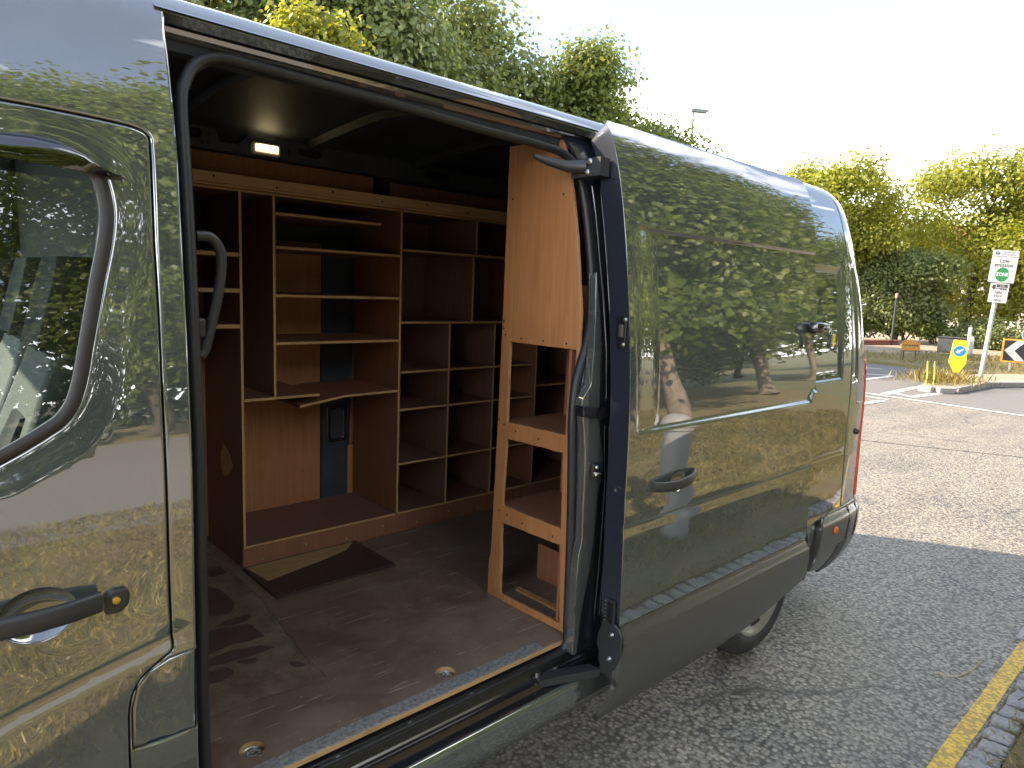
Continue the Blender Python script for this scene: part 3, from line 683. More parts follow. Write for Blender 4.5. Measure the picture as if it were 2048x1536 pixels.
F = [(2 * i, 2 * i + 1, 2 * i + 3, 2 * i + 2) for i in range(15)]
mesh_obj('rear_face', V, F, 'van_paint', van, smooth=True)
# windscreen, bonnet and front
ws = [on_skin(-0.16, 2.60), on_skin(-0.42, 2.42), on_skin(-0.62, 2.05), on_skin(-0.98, 1.45), on_skin(-1.10, 1.30)]
V = []
for i, a in enumerate(ws):
    for t in np.linspace(0, 1, 9): V.append((a.x - 0.16 * (1 - (2 * t - 1) ** 2) * (0.4 + 0.15 * i), a.y + (2.0 - 2 * a.y) * t, a.z + 0.02 * (1 - (2 * t - 1) ** 2)))
mesh_obj('roof_front', V[:18], [(k, k + 1, k + 10, k + 9) for k in range(8)], 'van_paint', van, smooth=True)
mesh_obj('windscreen', V[9:45], [(i * 9 + k, i * 9 + k + 1, i * 9 + k + 10, i * 9 + k + 9) for i in range(3) for k in range(8)], 'screen_glass', van, smooth=True)
fr = [on_skin(-1.10, 1.30), on_skin(-1.55, 1.16), on_skin(-1.86, 0.98), on_skin(-1.90, 0.70), on_skin(-1.90, 0.45), on_skin(-1.80, 0.30)]
V = []
for i, a in enumerate(fr):
    for t in np.linspace(0, 1, 9): V.append((a.x - (0.06 + 0.07 * min(i, 3)) * (1 - (2 * t - 1) ** 2), a.y + (2.0 - 2 * a.y) * t, a.z + (0.06 if i < 2 else 0) * (1 - (2 * t - 1) ** 2)))
mesh_obj('bonnet', V[:27], [(i * 9 + k, i * 9 + k + 1, i * 9 + k + 10, i * 9 + k + 9) for i in range(2) for k in range(8)], 'van_paint', van, smooth=True)
mesh_obj('front_bumper', V[18:], [(i * 9 + k, i * 9 + k + 1, i * 9 + k + 10, i * 9 + k + 9) for i in range(3) for k in range(8)], 'black_plastic', van, smooth=True)
box('underbody', (-1.6, 0.12, 0.27), (3.9, 1.88, 0.46), 'dark_gap', van, 0.02)
# ---- wheels
def wheel(cx, yout, sgn):
    rim = [(0.0, 0.030), (0.05, 0.028), (0.062, 0.040), (0.085, 0.052), (0.12, 0.048), (0.165, 0.030), (0.200, 0.014), (0.228, 0.006), (0.240, -0.002), (0.247, -0.002), (0.250, 0.006), (0.246, 0.03), (0.22, 0.06), (0.22, 0.20), (0.06, 0.2)]
    if sgn < 0: rim = [(r, -h) for r, h in rim]
    t = lathe('wheel', rim, 'wheel_silver', van, seg=48, center=(cx, yout, 0.355), axis='Y')
    pr = [(0.246, 0.006), (0.256, -0.006), (0.278, -0.012), (0.308, -0.008), (0.330, 0.008), (0.346, 0.028)]
    for g in range(4): pr += [(0.352, 0.040 + g * 0.042), (0.355, 0.046 + g * 0.042), (0.355, 0.068 + g * 0.042), (0.346, 0.072 + g * 0.042), (0.346, 0.077 + g * 0.042)]
    pr += [(0.34, 0.212), (0.30, 0.228), (0.214, 0.222)]
    if sgn < 0: pr = [(r, -h) for r, h in pr]
    lathe('tyre', pr, 'tyre_rubber', t, seg=56, center=(cx, yout, 0.355), axis='Y')
    if sgn > 0:
        for k in range(7):
            a0 = 2 * math.pi * k / 7 + 0.3; ol = []
            for q in np.linspace(-0.24, 0.24, 7): ol.append((a0 + q, 0.200))
            for q in np.linspace(0.17, -0.17, 5): ol.append((a0 + q, 0.135))
            prf = lambda r: float(np.interp(r, [0.12, 0.165, 0.2], [0.048, 0.030, 0.014]))
            V = [(cx + r * math.cos(a), yout + prf(r) - 0.0025, 0.355 + r * math.sin(a)) for a, r in ol]
            mesh_obj('wheel_vent', V + [(x, y + 0.002, z) for x, y, z in V], [tuple(range(12)), tuple(range(23, 11, -1))] + [(i, (i + 1) % 12, 12 + (i + 1) % 12, 12 + i) for i in range(12)], 'dark_gap', t)
for cx in (3.22, -1.12):
    wheel(cx, 0.035, 1); wheel(cx, 1.965, -1)

# ---- sliding door, slid back outside the quarter panel
DY = -0.12
dfront = [(1.8346,2.2132),(1.8332,2.0987),(1.8329,1.9838),(1.8357,1.8743),(1.8388,1.7944),(1.8395,1.6791),(1.8395,1.5817),(1.8421,1.4047),(1.8437,1.3007),(1.8465,1.1806),(1.8431,1.0777),(1.8405,1.0062),(1.8407,0.9357),(1.8411,0.872),(1.8391,0.746),(1.8308,0.667)]
XF = 1.845
drear = [(3.2873,2.314),(3.2662,2.1655),(3.2646,1.9755),(3.2767,1.7864),(3.2973,1.6194),(3.2922,1.4513),(3.3046,1.3041),(3.3326,1.1018),(3.329,0.8742),(3.3131,0.6515)]
XR = 3.315
REC0 = [(1.883,1.8086),(1.8832,1.4681),(1.9415,1.3432),(2.2843,1.3348),(2.6656,1.3324),(3.1599,1.334),(3.22,1.3528),(3.2584,1.3811)]
sl_low = REC0[2][1]; sl_top = [(1.9554,2.0596)][0][1]; sl_f = REC0[1][0]
CR = [(2.3256,1.0252)][0][1]; TRIM = [(2.3668,0.6563)][0][1]
SB = [(2.1603,1.1378)][0]; SBR = (0.052, 0.045)
door_sl = [(XF, TRIM + 0.003), (XR, TRIM + 0.003), (XR, 2.40), (XR - 0.02, 2.43), (XF + 0.02, 2.44), (XF, 2.42)]
def kick(u): return 0.045 * sstep(XR - 0.075, XR - 0.035, u)
def slide_h(u, s):
    h = wave(u * 1.1 + 2, s)
    lowline = sl_low + kick(u)
    h = h - 0.014 * sstep(lowline - 0.002, lowline + 0.020, s) * (1 - sstep(sl_top - 0.010, sl_top + 0.002, s)) * sstep(sl_f - 0.01, sl_f + 0.14, u)
    h = h + crease(s, CR)
    r = np.hypot((u - SB[0]) / SBR[0], (s - SB[1]) / SBR[1])
    h = h - 0.026 * np.clip(1 - r ** 2.4, 0, 1) ** 0.8
    return h
ex = [[(u, sl_low + float(kick(u)) + o) for u in np.linspace(XF + 0.02, XR - 0.01, 60)] for o in (-0.003, 0.003, 0.010, 0.016, 0.021)]
ex += [[(XF + 0.02, sl_top + o), (XR - 0.01, sl_top + o)] for o in (-0.011, -0.007, -0.002, 0.003)]
ex += [[(XF + 0.015, CR + o), (XR - 0.015, CR + o)] for o in (-0.052, -0.035, -0.02, -0.005, 0.0005, 0.003, 0.007)] + [[(sl_f + o, sl_low), (sl_f + o, sl_top)] for o in (0.0, 0.03, 0.06, 0.09, 0.12)] + rings(SB, SBR, (1.02, 0.96, 0.85, 0.7, 0.5, 0.25))
slide = panel('sliding_door', door_sl, van_map(DY, slide_h), 'van_paint', van, step=0.035, dens=0.03, edge=0.002, inset=0.003, thick=0.085, extra=ex, side_mat='inner_paint')
slide['label'] = 'side loading door slid back, mirror-like in its gloss'
def trim_h(u, s): return 0.004 + 0.022 * (1 - sstep(TRIM - 0.055, TRIM - 0.004, s)) - 0.004 * (1 - sstep(0.40, 0.50, s))
tb = [(1.8211,0.5519)][0][1] - 0.02
trim = panel('door_trim', [(XF - 0.012, 0.442), (XR + 0.01, 0.442), (XR + 0.005, TRIM - 0.06), (XR - 0.01, TRIM - 0.001), (XF + 0.012, TRIM - 0.001), (XF + 0.002, TRIM - 0.05)], van_map(DY, trim_h), 'grey_trim', slide, step=0.04, edge=0.004, inset=0.005, thick=0.03, extra=[[(XF, TRIM - q), (XR, TRIM - q)] for q in (0.055, 0.045, 0.03, 0.015)])
panel('door_skirt', [(XF + 0.004, 0.235), (2.70, 0.245), (2.86, 0.28), (3.0, 0.335), (3.14, 0.385), (XR - 0.01, 0.425), (XR - 0.01, 0.441), (XF + 0.002, 0.441)], van_map(DY, lambda u, s: 0.012 - 0.010 * (1 - sstep(0.2, 0.4, s))), 'grey_trim', slide, step=0.05, edge=0.003, inset=0.004, thick=0.02)
# front shut face of the door: hinge blocks, catch, slot, worn lower corner and roller arms
def edge_pt(y, z): return Vector((XF - 0.001, y, z))
gp = [(0.1081,2.2823),(0.0474,2.2758),(0.0413,2.1963),(0.1067,2.2017)]
up_arm = loft_obj('upper_arm', [[Vector((x, y, z)) for z in (2.215, 2.275) for y in ((0.03, 0.16) if z < 2.25 else (0.16, 0.03))] for x in (1.79, 1.838)], 'black_plastic', slide, angle=30)
tube('arm_bracket', [(1.80, 0.10, 2.248), (1.76, 0.15, 2.25), (1.71, 0.19, 2.262), (1.655, 0.21, 2.275)], [0.024, 0.020, 0.015, 0.008], 'black_plastic', slide, seg=10)
for yy, zz in ((0.075, 2.262), (0.085, 2.228)):
    lathe('bolt', [(0, -0.010), (0.006, -0.010), (0.0075, -0.006), (0.011, -0.004), (0.011, 0.0)], 'steel', slide, seg=12, center=(1.789, yy, zz), axis='X')
ct = [(-0.0347,1.7501),(-0.0776,1.7492),(-0.0847,1.7396),(-0.0809,1.6551),(-0.0692,1.6404),(-0.0453,1.6417)]
panel('door_catch', roundpoly(ct, 0.006, 3), plane_map((XF - 0.010, 0, 0), (0, -1, 0), (0, 0, 1)) if False else (lambda u, v: (np.stack([np.full(np.shape(u), XF - 0.010), u, v], -1), np.broadcast_to(np.array([-1.0, 0, 0]), np.shape(u) + (3,)))), 'gloss_black', slide, step=0.02, edge=0.002, inset=0.003, thick=0.012)
for q in [(-0.0799,1.7393),(-0.076,1.6549)]: lathe('bolt', [(0, -0.008), (0.005, -0.008), (0.007, -0.004), (0.009, 0.0)], 'steel', slide, seg=12, center=(XF - 0.011, q[0], q[1]), axis='X')
q = [(-0.0681,1.7015)][0]; box('catch_pawl', (XF - 0.022, q[0] - 0.010, q[1] - 0.022), (XF - 0.008, q[0] + 0.008, q[1] + 0.022), 'grey_trim', slide, 0.003)
q = [(-0.0872,1.1522)][0]; lathe('shut_slot', [(0, -0.002), (0.008, -0.004), (0.011, -0.006), (0.013, 0.0)], 'rubber', slide, seg=16, center=(XF - 0.002, q[0], q[1]), axis='X')
# contact strip with pins
q = [(-0.0857,0.7072)][0]
con = box('contact_block', (XF - 0.014, q[0] - 0.028, q[1] - 0.045), (XF - 0.001, q[0] + 0.014, q[1] + 0.042), 'rubber', slide, 0.004)
for k in range(6): lathe('contact_pin', [(0, -0.005), (0.0026, -0.004), (0.0032, 0.0)], 'steel', con, seg=8, center=(XF - 0.015, q[0] + 0.010, q[1] - 0.036 + k * 0.0145), axis='X')
for k in range(4): box('contact_rib', (XF - 0.018, q[0] - 0.024 + k * 0.007, q[1] - 0.040), (XF - 0.013, q[0] - 0.021 + k * 0.007, q[1] + 0.036), 'gloss_black', con, 0.0)
# dusty bracket plate at the bottom corner
cs = [(-0.063,0.6656),(-0.1224,0.6672),(-0.1516,0.6365),(-0.1523,0.5713),(-0.1305,0.5047),(-0.1116,0.4536),(-0.0641,0.4639),(-0.0411,0.5798)]
panel('corner_bracket', cs, lambda u, v: (np.stack([np.full(np.shape(u), XF - 0.012) + 0.004 * np.sin(v * 120) * np.sin(u * 90), u, v], -1), np.broadcast_to(np.array([-1.0, 0, 0]), np.shape(u) + (3,))), 'rubber', slide, step=0.012, edge=0.004, inset=0.005, thick=0.012)
for q in [(-0.1093,0.6258),(-0.105,0.5329)]: lathe('bolt', [(0, -0.010), (0.005, -0.010), (0.007, -0.006), (0.010, 0.0)], 'steel', slide, seg=12, center=(XF - 0.013, q[0], q[1]), axis='X')
loft_obj('lower_arm', [[Vector((x, y + dy, z)) for y, z in ((0.02, 0.440), (-0.03, 0.440), (-0.03, 0.468), (0.02, 0.468))] for x, dy in ((1.62, 0.055), (1.72, 0.02), (1.84, -0.03))], 'black_plastic', slide, angle=30)
tube('roller_pin', [(1.63, 0.052, 0.442), (1.63, 0.052, 0.485)], 0.011, 'steel', slide, seg=10)
# pull handle on the sliding door
hp = [Vector((x, y, z)) for (x, z), y in zip([(1.9912,1.1436),(2.0492,1.141),(2.1216,1.1419),(2.1994,1.1483),(2.256,1.1568)], (DY - 0.004, DY - 0.028, DY - 0.036, DY - 0.030, DY - 0.006))]
rg = []
for c in catmull(hp, 5):
    rg.append([c + Vector((0, 0.010 * math.copysign(abs(math.cos(a)) ** 0.6, math.cos(a)), 0.019 * math.copysign(abs(math.sin(a)) ** 0.7, math.sin(a)))) for a in np.linspace(0, 2 * math.pi, 15)[:-1]])
loft_obj('door_handle', rg, 'black_plastic', slide, angle=50)
# hook lock bolted across the rear edge of the sliding door
lc = on_skin(*[(3.2477,1.7035)][0], DY, 0.0)
rgs = []
for x, r1, r2 in ((-0.060, 0.010, 0.016), (-0.054, 0.022, 0.025), (-0.016, 0.028, 0.028), (0.024, 0.024, 0.025), (0.080, 0.022, 0.021), (0.086, 0.016, 0.016)):
    rgs.append([Vector((lc.x + x, lc.y - 0.020 + r1 * math.copysign(abs(math.cos(a)) ** 0.55, math.cos(a)), lc.z + r2 * math.copysign(abs(math.sin(a)) ** 0.55, math.sin(a)))) for a in np.linspace(0, 2 * math.pi, 21)[:-1]])
lock = loft_obj('hook_lock', rgs, 'gloss_black', slide, angle=40)
lathe('lock_cylinder', [(0, -0.010), (0.008, -0.010), (0.012, -0.006), (0.012, 0.0)], 'steel', slide, seg=16, center=(lc.x + 0.046, lc.y - 0.043, lc.z), axis='Y')

# ---- aperture: cant rail, seal, C pillar, sill
XA, XB = 0.475, 1.97
ra = on_skin(1.0, AP_TOP)
cy, cz = ra.y, ra.z
prof = [(cy - 0.002, cz + 0.004), (cy + 0.012, cz + 0.012), (cy + 0.04, cz + 0.010), (cy + 0.042, cz - 0.018)]
def strip(name, prof, x0, x1, mat, parent, nseg=10, ang=30, closed=False):
    rr = [[Vector((x, y, z)) for y, z in prof] for x in np.linspace(x0, x1, nseg)]
    return loft_obj(name, rr, mat, parent, close=closed, cap=closed, angle=ang)
strip('top_track', prof, XA, XB, 'inner_paint', van)
strip('track_lip', [(cy + 0.042, cz - 0.014), (cy + 0.046, cz - 0.028), (cy + 0.058, cz - 0.036), (cy + 0.066, cz - 0.034)], XA + 0.03, XB, 'van_paint', van)
strip('track_inner', [(cy + 0.066, cz - 0.034), (cy + 0.070, cz - 0.060), (cy + 0.085, cz - 0.066), (cy + 0.12, cz - 0.06)], XA, XB, 'load_black', van)
# door seal: one closed rubber loop round the opening
SY = 0.075
sp = [(0.5222,2.2096),(0.5359,2.271),(0.562,2.3177),(0.6016,2.3465),(0.6616,2.3585),(0.8531,2.3531),(1.1264,2.346),(1.4205,2.334),(1.6846,2.3283),(1.8042,2.3125),(1.8616,2.2476),(1.8751,2.1405),(1.8812,2.0154),(1.8838,1.8904),(1.8762,1.7649),(1.8505,1.6578),(1.8088,1.5702),(1.7799,1.4832),(1.7709,1.359),(1.7799,1.1758),(1.7888,0.9875),(1.7911,0.7973),(1.7895,0.6239),(1.7893,0.5251)]
sp = sp + [(1.70, 0.50), (1.2, 0.495), (0.62, 0.495), (0.52, 0.51)] + [(0.5026,0.8241),(0.5068,1.0124),(0.5064,1.198),(0.5089,1.4351),(0.5097,1.6183),(0.5128,1.8208),(0.5165,1.9998)]
seal3 = catmull([on_skin(u, s, SY) for u, s in sp], 5, True)
rings_ = tube_rings(seal3 + seal3[:1], 0.0145, 10, 1.1, up=(0, 1, 0))
loft_obj('door_seal', rings_, 'rubber', van, cap=False, angle=60)
# outer fold beside the seal (front jamb and B post return)
jl = [on_skin(u, s, 0.012) for u, s in jamb]; jl = [on_skin(jamb[0][0] + 0.004, AP_TOP - 0.005, 0.012)] + jl
rg = [[a, a + Vector((0.010, 0.018, 0)), a + Vector((0.012, 0.05, 0)), a + Vector((0.02, 0.085, 0))] for a in jl]
loft_obj('front_jamb', rg, 'inner_paint', van, close=False, cap=False, angle=30)
# C pillar: dark shut channel, bright painted rib, ribs and striker
jmb = [p for p in sp[10:24]]
panel('rear_jamb', [(1.80, 0.46), (2.02, 0.46), (2.02, 2.42), (jmb[0][0] - 0.06, 2.42)] + [(a + 0.010, b) for a, b in jmb], van_map(0.058), 'inner_paint', van, step=0.1, edge=0, inset=0, thick=0.012)
cl_ = [(1.8477,1.8983),(1.837,1.7673),(1.8242,1.628),(1.8073,1.5063),(1.7637,1.457),(1.7617,1.4363),(1.7784,1.3502),(1.7886,1.2686),(1.7911,1.1687),(1.7922,1.0584),(1.795,0.9465),(1.7795,0.8905),(1.7711,0.803),(1.7688,0.6525),(1.7661,0.518)]
cr_ = [(1.8531,1.8985),(1.8623,1.7325),(1.8612,1.5915),(1.8569,1.4495),(1.8582,1.3594),(1.874,1.2847),(1.8897,1.2272),(1.8919,1.1709),(1.8695,1.1091),(1.8674,1.0059),(1.8598,0.9129),(1.846,0.8211),(1.821,0.7323),(1.8,0.6235),(1.7917,0.5086)]
def rib_h(u, s):
    c = np.interp(s, [a[1] for a in cl_[::-1]], [(a[0] + b[0]) / 2 for a, b in zip(cl_[::-1], cr_[::-1])]); return -0.0012 * ((u - c) / 0.03) ** 2
rib = panel('pillar_rib', cl_ + cr_[::-1], van_map(0.02, rib_h), 'van_paint', van, step=0.02, dens=0.02, edge=0.003, inset=0.003, thick=0.035)
for pts in ([(1.8646,2.2037),(1.8704,2.1015),(1.8749,1.9434),(1.884,1.8029),(1.8912,1.6255),(1.892,1.4461)], [(1.9116,2.2099),(1.9098,2.0698),(1.9132,1.91),(1.9165,1.7321),(1.9183,1.5527),(1.9201,1.4438)], [(1.888,1.3556),(1.8915,1.2632),(1.9071,1.1487),(1.9052,0.9778),(1.8964,0.8067),(1.8816,0.6353)], [(1.9134,1.3529),(1.9238,1.1838),(1.9298,0.9919),(1.9243,0.819),(1.9108,0.6263)]):
    tube('pillar_flange', [on_skin(u, s, 0.024) for u, s in pts], 0.0022, 'inner_paint', van, seg=6)
st = on_skin(*[(1.831,1.2001)][0], 0.015)
stk = box('striker_plate', (st.x - 0.020, st.y - 0.014, st.z - 0.027), (st.x + 0.018, st.y + 0.008, st.z + 0.027), 'gloss_black', van, 0.006)
for dz in (0.013, -0.014): lathe('bolt', [(0, -0.006), (0.005, -0.006), (0.0075, -0.002), (0.0085, 0.0)], 'steel', stk, seg=12, center=(st.x - 0.002, st.y - 0.0145, st.z + dz), axis='Y')
tube('striker_loop', [(st.x - 0.014, st.y - 0.012, st.z - 0.006), (st.x - 0.008, st.y - 0.026, st.z - 0.006), (st.x + 0.006, st.y - 0.026, st.z - 0.008), (st.x + 0.012, st.y - 0.012, st.z - 0.008)], 0.003, 'steel', stk, seg=8)
bk = [(1.7417,1.4411),(1.892,1.4172),(1.8939,1.3809),(1.743,1.403)]
panel('rail_end_cap', roundpoly(bk, 0.004, 3), van_map(-0.004), 'gloss_black', van, step=0.02, edge=0.004, inset=0.005, thick=0.04)
# front grab handle inside the opening
gh = [(0.515, 0.16, z) for z in (0,)]
ghp = [Vector((x, 0.17, z)) for x, z in [(0.5447,1.9202),(0.5738,1.9202),(0.594,1.9008),(0.6015,1.8685),(0.5943,1.7974),(0.5778,1.7259),(0.559,1.6545),(0.5473,1.6405)]]
tube('grab_handle', catmull(ghp, 5), 0.0125, 'black_plastic', van, seg=10)
gm = [Vector((x, 0.17, z)) for x, z in [(0.5443,1.7082)]][0]
box('handle_mount', (gm.x - 0.014, 0.150, gm.z - 0.022), (gm.x + 0.012, 0.175, gm.z + 0.022), 'black_plastic', van, 0.004)
# sill: step well and painted outer sill
strip('sill_track', [(0.10, 0.515), (0.074, 0.513), (0.070, 0.506), (0.060, 0.505), (0.056, 0.500), (0.052, 0.470), (0.046, 0.466), (0.044, 0.458), (0.030, 0.457), (0.028, 0.450), (0.024, 0.437), (-0.002, 0.433)], XA - 0.02, XB, 'gloss_black', van, ang=25)
strip('outer_sill', [(0.0, 0.4325), (-0.008, 0.432), (-0.016, 0.427), (-0.020, 0.418), (-0.020, 0.400), (-0.016, 0.392), (-0.018, 0.380), (-0.016, 0.355), (-0.006, 0.318), (0.012, 0.292), (0.06, 0.28)], XA - 0.04, 2.04, 'van_paint', van, ang=70, nseg=24)
strip('track_bead', [(0.058 + 0.006 * math.cos(a), 0.508 + 0.006 * math.sin(a)) for a in np.linspace(0, 2 * math.pi, 9)[:-1]], XA, 1.86, 'rubber', van, closed=True, ang=60)
for px, py_ in ((612, 1458), (720, 1421), (836, 1423), (905, 1396), (960, 1372)):
    pass
for x in (0.62, 0.86, 1.10, 1.34, 1.58): lathe('rivet', [(0, 0.004), (0.006, 0.003), (0.008, 0.0)], 'galvanised', van, seg=10, center=(x, 0.066, 0.5075), axis='Z')

# ---- load space: floor, walls, ceiling
ZF = 0.54
RING = [(a, b) for a, b in [(0.674,0.209),(1.317,0.182)]]
def ringhole(c, r=0.033): return [(c[0] + r * 1.05 * math.cos(a), c[1] + r * math.sin(a)) for a in np.linspace(0, 2 * math.pi, 21)[:-1]]
flat = lambda z: (lambda u, v: (np.stack([u, v, np.full(np.shape(u), z)], -1), np.broadcast_to(np.array([0, 0, 1.0]), np.shape(u) + (3,))))
patch = [(1.056,1.72),(1.067,1.387),(1.056,1.087),(1.023,0.798),(1.002,0.569),(0.997,0.407),(0.907,0.406),(0.781,0.418),(0.661,0.419),(0.625,0.423)]
patch = [(0.46, patch[0][1] + 0.12)] + [(a + random.uniform(-.006, .006), b + random.uniform(-.006, .006)) for a, b in densify(patch, 0.03, False)] + [(0.46, patch[-1][1])]
floor = panel('load_floor', [(0.46, 0.083), (4.15, 0.083), (4.15, 1.86), (0.46, 1.86)], flat(ZF), 'floor_ply', van, holes=[ringhole(c) for c in RING] + [patch], step=0.15, dens=0.06, edge=0.001, inset=0.004, thick=0.018, side_mat='ply_edge')
floor['label'] = 'scuffed brown plywood load floor'
panel('worn_patch', [tuple(a) for a in offset_poly(patch, -0.003)], flat(ZF - 0.004), 'floor_bare', floor, step=0.1, dens=0.05, edge=0, inset=0, thick=0.01)
# leftover flakes of floor film and old tiles on the bare patch
FL = [[(0.926,1.319),(0.961,1.268),(0.961,1.101),(0.922,1.04),(0.869,1.029),(0.842,1.07)], [(0.86,0.981),(0.931,0.981),(0.961,0.989),(0.971,0.95),(0.928,0.924),(0.865,0.934)], [(0.795,0.941),(0.869,0.93),(0.942,0.902),(0.95,0.783),(0.894,0.781),(0.832,0.795),(0.742,0.772)],
      [(0.731,0.749),(0.814,0.757),(0.911,0.733),(0.945,0.688),(0.889,0.681),(0.811,0.685),(0.741,0.693),(0.714,0.699)], [(0.703,0.666),(0.767,0.672),(0.781,0.622),(0.745,0.591),(0.684,0.597)], [(0.802,0.677),(0.863,0.668),(0.871,0.637),(0.831,0.63)], [(0.99,1.51),(1.044,1.504),(1.043,1.409),(0.986,1.399),(0.963,1.43)], [(0.938,0.568),(0.974,0.548),(0.978,0.512),(0.944,0.516)]]
for f in FL:
    f2 = roundpoly(f, 0.012, 3); f2 = [(a + random.uniform(-.003, .003), b + random.uniform(-.003, .003)) for a, b in densify(f2, 0.02)]
    panel('film_flake', f2, flat(ZF - 0.002), 'floor_film', floor, step=0.05, dens=0.02, edge=0.0006, inset=0.002, thick=0.002)
strip('floor_edging', [(0.135, ZF + 0.0005), (0.1345, ZF + 0.0022), (0.085, ZF + 0.0025), (0.0815, ZF + 0.001)], XA, 1.69, 'galvanised', floor, ang=20)
strip('floor_nosing', [(0.0825, ZF - 0.0005), (0.081, ZF - 0.001), (0.081, ZF - 0.015), (0.0825, ZF - 0.016)], XA, 1.73, 'ply_edge', floor, ang=20)
for c in RING:
    d = lathe('tie_down_cup', [(0.035, -0.001), (0.0345, -0.016), (0.030, -0.020), (0.0, -0.020)], 'steel', floor, seg=24, center=(c[0], c[1], ZF), axis='Z')
    tube('tie_down_ring', [(c[0] + 0.017 * math.cos(a), c[1] + 0.013 * math.sin(a) - 0.004, ZF - 0.013) for a in np.linspace(0, 2 * math.pi, 20)], 0.004, 'galvanised', d, seg=8)
    box('tie_down_clip', (c[0] - 0.008, c[1] + 0.004, ZF - 0.02), (c[0] + 0.008, c[1] + 0.016, ZF - 0.006), 'galvanised', d, 0.002)
box('bulkhead', (0.425, 0.16, 0.50), (0.45, 1.84, 2.12), 'load_black', van, 0.004)
box('bulkhead_top', (0.425, 0.36, 2.121), (0.45, 1.64, 2.44), 'load_black', van, 0.004)
box('far_wall', (0.45, 1.86, 0.50), (3.75, 1.89, 2.16), 'load_black', van, 0.0)
mesh_obj('far_wall_top', [(x, y, z) for x in (0.45, 3.75) for y, z in ((1.86, 2.16), (1.72, 2.40), (1.60, 2.47))], [(0, 1, 4, 3), (1, 2, 5, 4)], 'load_black', van)
box('rear_inner_wall', (3.74, 0.36, 0.50), (3.76, 1.70, 2.42), 'load_black', van, 0.0)
box('near_inner_wall', (2.03, 0.13, 0.50), (3.75, 0.15, 1.90), 'load_black', van, 0.0)
mesh_obj('near_wall_top', [(x, y, z) for x in (2.03, 3.75) for y, z in ((0.15, 1.90), (0.24, 2.25), (0.40, 2.44))], [(0, 1, 4, 3), (1, 2, 5, 4)], 'load_black', van)
cp_ = [(0.30, 2.385), (0.40, 2.44), (0.60, 2.485), (1.0, 2.51), (1.40, 2.485), (1.62, 2.465)]
mesh_obj('ceiling', [(x, y, z) for x in (0.45, 3.75) for y, z in cp_], [(i, i + 1, i + 7, i + 6) for i in range(5)], 'load_black', van, smooth=True)
for x in (0.95, 1.55, 2.15, 2.75, 3.35):
    loft_obj('roof_bow', [[Vector((x + dx, y, float(np.interp(y, [c[0] for c in cp_], [c[1] for c in cp_])) - 0.002 - dz)) for dx, dz in ((-0.045, 0), (-0.030, 0.028), (0.030, 0.028), (0.045, 0))] for y in np.linspace(0.34, 1.6, 13)], 'load_black', van, close=False, cap=False, angle=35)
# side rail high on the far wall with oval slots
WY = 1.62
ro_ = [(0.9593,2.4626),(1.0966,2.4676),(1.112,2.3998),(1.1848,2.4014),(1.234,2.4649),(1.6398,2.4643),(1.8599,2.4658),(1.8612,2.3633),(1.3892,2.3661),(0.9805,2.3659)]
x_end = 3.6
zt = [(1.4868,2.4644)][0][1]; zb = [(1.3892,2.3706)][0][1]
rail_o = [(0.46, [(0.9806,2.3699)][0][1]), (x_end, zb), (x_end, zt)] + [p for p in ro_[5:2:-1] if False]
rail_o = [(0.46, zb), (x_end, zb), (x_end, zt)] + [(1.3899,2.4703),(1.2518,2.4681),(1.2024,2.4106),(1.1206,2.4096),(1.1048,2.4608),(1.0883,2.4702),(0.9831,2.4711)] + [(0.46, [(0.9831,2.4711)][0][1])]
def slot(px): return [(a, b) for a, b in px]
sl1 = roundpoly([(0.9944,2.449),(1.0427,2.4497),(1.0503,2.4265),(1.0336,2.4073),(0.9934,2.4085)], 0.02, 4)
sl2 = roundpoly([(1.4867,2.4396),(1.5929,2.4383),(1.6033,2.4214),(1.5878,2.4051),(1.4915,2.4064),(1.4817,2.423)], 0.02, 4)
wallm = lambda y: (lambda u, v: (np.stack([u, np.full(np.shape(u), y), v], -1), np.broadcast_to(np.array([0, -1.0, 0]), np.shape(u) + (3,))))
rail = panel('side_rail', rail_o, wallm(WY), 'load_black', van, holes=[sl1, sl2, [(2.2, zb + 0.03), (2.36, zb + 0.03), (2.36, zb + 0.07), (2.2, zb + 0.07)]], step=0.12, dens=0.06, edge=0.003, inset=0.005, thick=0.03)
for q in [(1.0709,2.4301),(1.0455,2.395),(1.0702,2.397),(1.4327,2.4174)]: lathe('rail_hole', [(0, -0.0015), (0.007, -0.0015), (0.008, 0.0)], 'dark_gap', rail, seg=10, center=(q[0], WY, q[1]), axis='Y')
# interior lamp, lit
lp = [(1.2505,2.4234),(1.3788,2.4318),(1.3666,2.3772),(1.241,2.375)]
lx0, lx1 = lp[0][0], lp[1][0]; lz0, lz1 = (lp[3][1] + lp[2][1]) / 2, (lp[0][1] + lp[1][1]) / 2
lamp = box('interior_light', (lx0, WY - 0.032, lz0), (lx1, WY, lz1), 'pale_render', van, 0.006)
lens = box('light_lens', (lx0 + 0.012, WY - 0.038, lz0 + 0.012), (lx1 - 0.012, WY - 0.031, lz1 - 0.008), 'lamp_lens', lamp, 0.002)
for k in range(6):
    xx = lx0 + 0.030 + (lx1 - lx0 - 0.055) * k / 5
    lathe('led_bead', [(0, -0.004), (0.005, -0.003), (0.0075, 0.0)], 'led', lamp, seg=10, center=(xx, WY - 0.0385, (lz0 + lz1) / 2 + 0.010), axis='Y')
